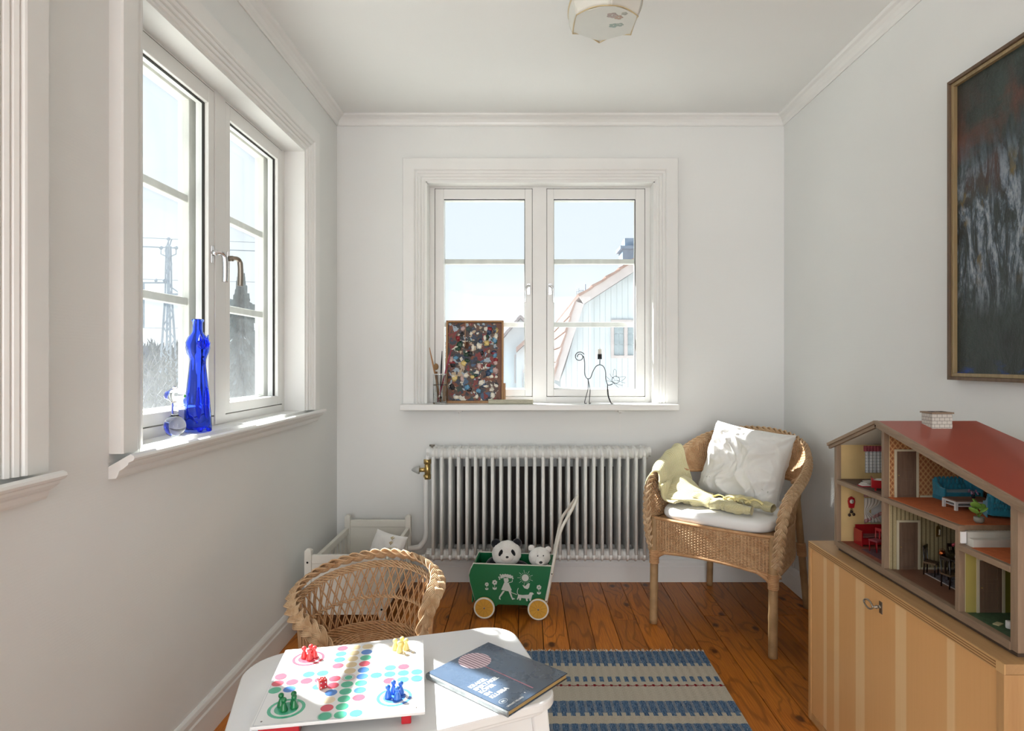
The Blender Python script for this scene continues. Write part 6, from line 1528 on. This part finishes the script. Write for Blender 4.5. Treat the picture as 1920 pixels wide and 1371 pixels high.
for (a, h_, s_) in ((200,.040,.014),(20,.034,.010),(170,.027,.012),(300,.030,.010),(90,.044,.010)):
    d = Vector((math.cos(R(a)),math.sin(R(a)),0)); lm = MB().blob(d*.010+Vector((0,0,h_)),(s_,s_*.7,.0025),12,0,8,0,Euler((R(30),R(-35),R(a))).to_matrix()); lm.tube([(0,0,.012),tuple(d*.008+Vector((0,0,h_-.003)))],.0007,4); lm.build('leaf', LF, pl)
# dining room
dtb = dt_('doll_dining_table', 'dark mahogany doll dining table in the ground-floor dining room', 'table', (1.092,1.560,ZG+.0022), R(0)); dtb.scale = (1.5,)*3
MB().lathe([(0,.040),(.034,.040),(.036,.0415),(.034,.043),(0,.043)],30,(0,0,0),1,1.15).build('table_top', DKW, dtb)
for a in (45,135,225,315): MB().tube([(.024*math.cos(R(a)),.024*math.sin(R(a)),0),(.022*math.cos(R(a)),.022*math.sin(R(a)),.040)],[.0018,.0026],6).build('leg', DKW, dtb)
sm_ = M('doll_seat_brocade', rgb('#5b4630'), .7, var=.4, vs=300)
for i, (x_, y_, r_, lb_) in enumerate(((1.046,1.622,40,'dark doll dining chair by the ground-floor door, left of the dining table'),(1.118,1.632,0,'dark doll dining chair behind the doll dining table'),(1.150,1.520,-110,'dark doll dining chair on the far side against the rear wall'),(1.034,1.532,100,'dark doll dining chair at the near end with its brocade seat showing'))):
    dchair('doll_dining_chair', lb_, (x_,y_,ZG+.0022), R(r_), DKW, sm_, .053, 'mahogany doll dining chairs')
drg = NT('doll_carpet'); v = drg.co((1,1,1)); vo = drg.n('ShaderNodeTexVoronoi'); drg.l(v, vo.inputs['Vector']); vo.inputs['Scale'].default_value = 160; drg.col(drg.mix(drg.ramp(vo.outputs['Distance'], [(.3,0.),(.5,1.)]), rgb('#3a2a30'), rgb('#6d6a72'))).set(rough=.95)
t = dt_('doll_carpet', 'dark patterned doll carpet with a pale fringe under the dining table', 'rug', (1.105,1.555,ZG+.0013)); MB().box(-.065,-.080,0,.065,.080,.0008).build('carpet_field', drg.m, t)
mb = MB()
for k in range(50): mb.box(-.069,-.079+.0032*k,0,-.065,-.0775+.0032*k,.0007)
mb.build('fringe', M('pale_fringe', (.6,.57,.55), .9), t, kind='stuff')
kt = dt_('doll_copper_kettle', 'copper doll kettle gleaming on the mahogany dining table', 'kettle', (1.045,1.578,ZG+.0670))
CO_ = M('copper', rgb('#c9713f'), .25, 1); MB().lathe([(0,0),(.006,0),(.0075,.004),(.006,.009),(.002,.011),(0,.012)],16).build('kettle_body', CO_, kt); MB().tube(catmull([(-.006,0,.007),(-.005,0,.014),(.005,0,.014),(.006,0,.007)],4),.0006,5).build('kettle_handle', CO_, kt)
fv = dt_('doll_flower_vase', 'tall pale doll vase of pink tulips on the dining table', 'vase', (1.056,1.538,ZG+.0670))
MB().lathe([(0,0),(.004,0),(.006,.006),(.0045,.014),(.005,.018),(.003,.018),(0,.016)],14).build('vase_body', M('pale_vase', rgb('#9aa3aa'), .2), fv)
mb = MB(); mg = MB()
for k in range(9): 
    a = k*.7; p = Vector((.010*math.cos(a),.008*math.sin(a),.033+.003*(k%3))); mb.blob(p,(.0026,.0026,.0035),7); mg.tube([(0,0,.016),tuple(p)],.0006,4)
mb.build('blossoms', M('rose_petals', rgb('#a83a4c'), .6), fv); mg.build('stems', M('stem_green', rgb('#2f5a34'), .6), fv)
sc = dt_('doll_wall_sconce', 'gilt doll wall sconce with a white candle on striped paper', 'lamp', (1.094,YD1-WD2-.0014,ZG+.100))
MB().prism([(-.005,-.012),(.005,-.012),(.006,.0),(.005,.014),(0,.018),(-.005,.014),(-.006,0)], -.0015, 0, 'y').build('sconce_plate', MAT['brass'], sc); MB().tube([(0,-.002,-.006),(0,-.007,-.006)],.001,5).lathe([(.002,-.006),(.002,.008)],8,(0,-.007,0)).build('sconce_candle', CLK, sc)
ph = dt_('doll_telephone', 'tiny black doll telephone on the parquet at the open front', 'telephone', (.972,1.408,ZG+.0013), R(40))
MB().box(-.008,-.006,0,.008,.006,.005).build('phone_body', MAT['black'], ph, bev=.0015); MB().tube([(-.009,0,.008),(.009,0,.008)],.0018,6).blob((-.009,0,.0065),.003,8).blob((.009,0,.0065),.003,8).build('handset', MAT['black'], ph)
# near rooms
tp_ = dt_('doll_paper_roll', 'tiny white paper roll standing on the green dollhouse floor', 'paper roll', (1.000,1.300,ZG+.0013)); MB().lathe([(.002,0),(.0065,0),(.0068,.001),(.0068,.014),(.002,.014)],16).build('roll', WQ, tp_)
nb = dt_('doll_booklet', 'tiny cream booklet lying by the paper roll on the green floor', 'booklet', (.990,1.318,ZG+.0013), R(30)); MB().box(-.010,-.006,0,.010,.006,.002).build('booklet_cover', M('cream_booklet', rgb('#b7b088'), .7), nb, bev=.0004)
yc = dt_('doll_folded_paper', 'pale yellow folded paper shape on the orange upper floor at right', 'paper ornament', (1.085,1.300,Z1N+.0013), R(20))
mb = MB(); 
for k in range(4):
    a = R(90*k+20); d = Vector((math.cos(a),math.sin(a),0)); e_ = Vector((-d.y,d.x,0)); mb.add([tuple(d*.008-e_*.007), tuple(d*.008+e_*.007), tuple(d*.013+e_*.009+Vector((0,0,.022))), tuple(d*.017+Vector((0,0,.034+.004*(k%2)))), tuple(d*.012-e_*.009+Vector((0,0,.020)))], [(0,1,2,3,4)])
mb.build('paper_folds', M('straw_yellow_paper', rgb('#c9ac5c'), .7), yc, thick=.0008)
bl = dt_('doll_bead', 'tiny silvery bead near the front edge of the upper right dollhouse floor', 'bead', (.985,1.253,Z1N+.0013)); MB().blob((0,0,.0022),.0022,10).blob((.004,0,.0015),.0014,8).build('bead_body', MAT['chrome'], bl)

# ---------------------------------------------------------------- oil painting on the right wall
pa = thing('framed_painting', 'large dark abstract oil painting in a narrow brown frame on the right wall', 'painting', (XR,1.545,1.550))
pw, phh = .83, .925
OK_ = wood('dark_frame_oak', '#5a4636', '#75604a', 'z', 1.5, .6); GL = wood('gilt_fillet', '#85724f', '#a8916a', 'z', 2, .4)
def frame(x0, x1, i0, i1, nm, mt):
    a, b = pw/2-i0, phh/2-i0; c, d = pw/2-i1, phh/2-i1
    for q in (((-a,-b),(a,-b),(c,-d),(-c,-d)),((a,-b),(a,b),(c,d),(c,-d)),((a,b),(-a,b),(-c,d),(c,d)),((-a,b),(-a,-b),(-c,-d),(-c,d))): MB().prism(list(q), x0, x1, 'x').build(nm, mt, pa, bev=.0008)
frame(-.034,-.001,0,.010,'frame_rail',OK_); frame(-.028,-.002,.0105,.021,'inner_fillet',GL)
def paint_mat():
    t = NT('abstract_oil_paint'); v = t.co((1,1,1)); x, y, z = t.sep(v)
    far = y      # +y is the far end (left in the picture)
    s1 = t.noise(t.co((1,9,2.6)), 1.6, 6, .65, 1.2); s2 = t.noise(t.co((1,16,4),loc=(3,5,1)), 1.3, 6, .7, 1.5); s3 = t.noise(t.co((1,5,3),loc=(9,2,7)), 1.4, 4, .6, .8); f = t.noise(t.co((1,40,14)), 3, 5, .7)
    def zr(a, b, c, d):
        q = t.ramp(t.math('ADD', z, .5), [(a,0.),(b,1.),(c,1.),(d,0.)]); return q
    c = t.mix(t.ramp(s1, [(.35,0.),(.65,1.)]), rgb('#161b1b'), rgb('#34403c'))
    c = t.mix(t.math('MULTIPLY', t.ramp(s3, [(.46,0.),(.66,.9)]), zr(.55,.68,.84,.95)), c, rgb('#5c362b'))
    c = t.mix(t.math('MULTIPLY', t.ramp(s2, [(.42,0.),(.60,.9)]), zr(.22,.38,.60,.78)), c, rgb('#5f7285'))
    c = t.mix(t.math('MULTIPLY', t.ramp(t.math('MULTIPLY', s2, t.math('ADD', f, .5)), [(.48,0.),(.66,1.)]), zr(.22,.36,.56,.72)), c, rgb('#a3aab0'))
    c = t.mix(t.math('MULTIPLY', t.ramp(t.noise(t.co((1,10,5),loc=(4,4,4)), 1.5, 4), [(.60,0.),(.66,1.)]), zr(.3,.4,.62,.7)), c, rgb('#6a5a30'))
    c = t.mix(t.math('MULTIPLY', t.ramp(t.noise(t.co((1,7,16),loc=(1,8,2)), 1.5, 4), [(.52,0.),(.60,1.)]), zr(-.02,.03,.06,.10)), c, rgb('#1d3f86'))
    c = t.mix(t.math('MULTIPLY', t.ramp(s3, [(.30,1.),(.40,0.)]), zr(.80,.88,.99,1.0)), c, rgb('#5d615c'))
    t.col(c).set(rough=.38, spec=.45); t.bump(t.math('ADD', t.math('MULTIPLY', f, .8), t.math('ADD', s2, t.noise(t.co((1,1,1)), 60, 5, .7))), .55, .004); return t.m
MB().box(-.016,-pw/2+.0205,-phh/2+.0205,-.006,pw/2-.0205,phh/2-.0205).build('canvas', paint_mat(), pa)

# ---------------------------------------------------------------- ceiling lamp: hexagonal painted glass
lp = thing('ceiling_lamp', 'hexagonal frosted glass ceiling lamp with painted flowers and amber edging', 'ceiling lamp', (.254,2.020,HC))
def lampglass(name, c, tr=.35):
    t = NT(name); v = t.co((1,1,1)); 
    f = t.noise(v, 30, 4); t.col(t.mix(f, tuple(x*.92 for x in c), c)).set(rough=.35, coat=.3, spec=.5)
    return t.m
LG = lampglass('frosted_painted_glass', (.70,.69,.62)); AMB = lampglass('amber_edge_glass', (.60,.48,.27))
zb_ = -.196; Rb = .111; N6 = 6; a0_ = R(-90+2)
def hexp(r_, z, k, sub, lobe=0):     # lobed edge between corners
    a = a0_+k*PI/3; b = a0_+(k+1)*PI/3; p = Vector((math.cos(a)*r_,math.sin(a)*r_,z)); q = Vector((math.cos(b)*r_,math.sin(b)*r_,z)); m = p.lerp(q, sub); s_ = math.sin(sub*PI)
    return m*(1+lobe*s_)+Vector((0,0,-(m*(lobe*s_)).z)) 
for k in range(N6):
    # side lobed panel, upper part up to the ceiling
    mb = MB(); mb.grid(lambda u, v, k=k: tuple(hexp(Rb*(1+.12*math.sin(v*PI*.55)), zb_+.052*v+(.010*math.sin(u*PI)*(1-v)), k, u, .05*v)), 12, 6); mb.build('glass_panel', LG, lp, thick=.003)
    mb = MB(); mb.grid(lambda u, v, k=k: tuple(hexp(Rb*1.12*(1-.32*v*v), zb_+.052+.115*v, k, u, .06*(1-v))), 12, 8); mb.build('glass_panel', LG, lp, thick=.003)
    mb = MB(); mb.tube([hexp(Rb*1.005, zb_+.010*math.sin(i/12*PI), k, i/12, .0) for i in range(13)], .0022, 6); mb.build('amber_edge', AMB, lp)
    mb = MB(); mb.tube([hexp(Rb*1.122, zb_+.052, k, i/12, .055) for i in range(13)], .0045, 6, flat=.6); mb.build('amber_band', AMB, lp)
MB().add([tuple(hexp(Rb*.99, zb_+.004, k, 0)) for k in range(6)]+[tuple(hexp(Rb*.99, zb_+.007, k, 0)) for k in range(6)], [tuple(range(5,-1,-1)), tuple(range(6,12))]+[(k,(k+1)%6,6+(k+1)%6,6+k) for k in range(6)]).build('bottom_glass', LG, lp)
# faint painted flowers on the bottom glass
for (x_, y_, s_, c) in ((.018,-.050,.020,'#b3a39c'),(.040,-.038,.016,'#b9a08f'),(.030,.010,.017,'#9fb0a8'),(.050,.005,.014,'#a6b3aa'),(.055,-.060,.012,'#a9aaa0')):
    mb = MB()
    for q in range(5): mb.blob((x_+s_*.5*math.cos(q*1.257), y_+s_*.5*math.sin(q*1.257), zb_+.0036),(s_*.42,s_*.30,.0006),10)
    mb.build('painted_flower', M('faint_glass_paint', rgb(c), .5), lp)
pnl = MB()
for q in range(5): pnl.blob((.052+.013*math.cos(q*1.257), -.112, zb_+.090+.013*math.sin(q*1.257)),(.008,.001,.008),8)
pnl.build('painted_leaf', M('green_glass_paint', rgb('#2f5f48'), .5), lp)
MB().lathe([(.055,-.032),(.060,-.004),(.060,-.0005)], 30).build('ceiling_rose', MAT['trim'], lp)
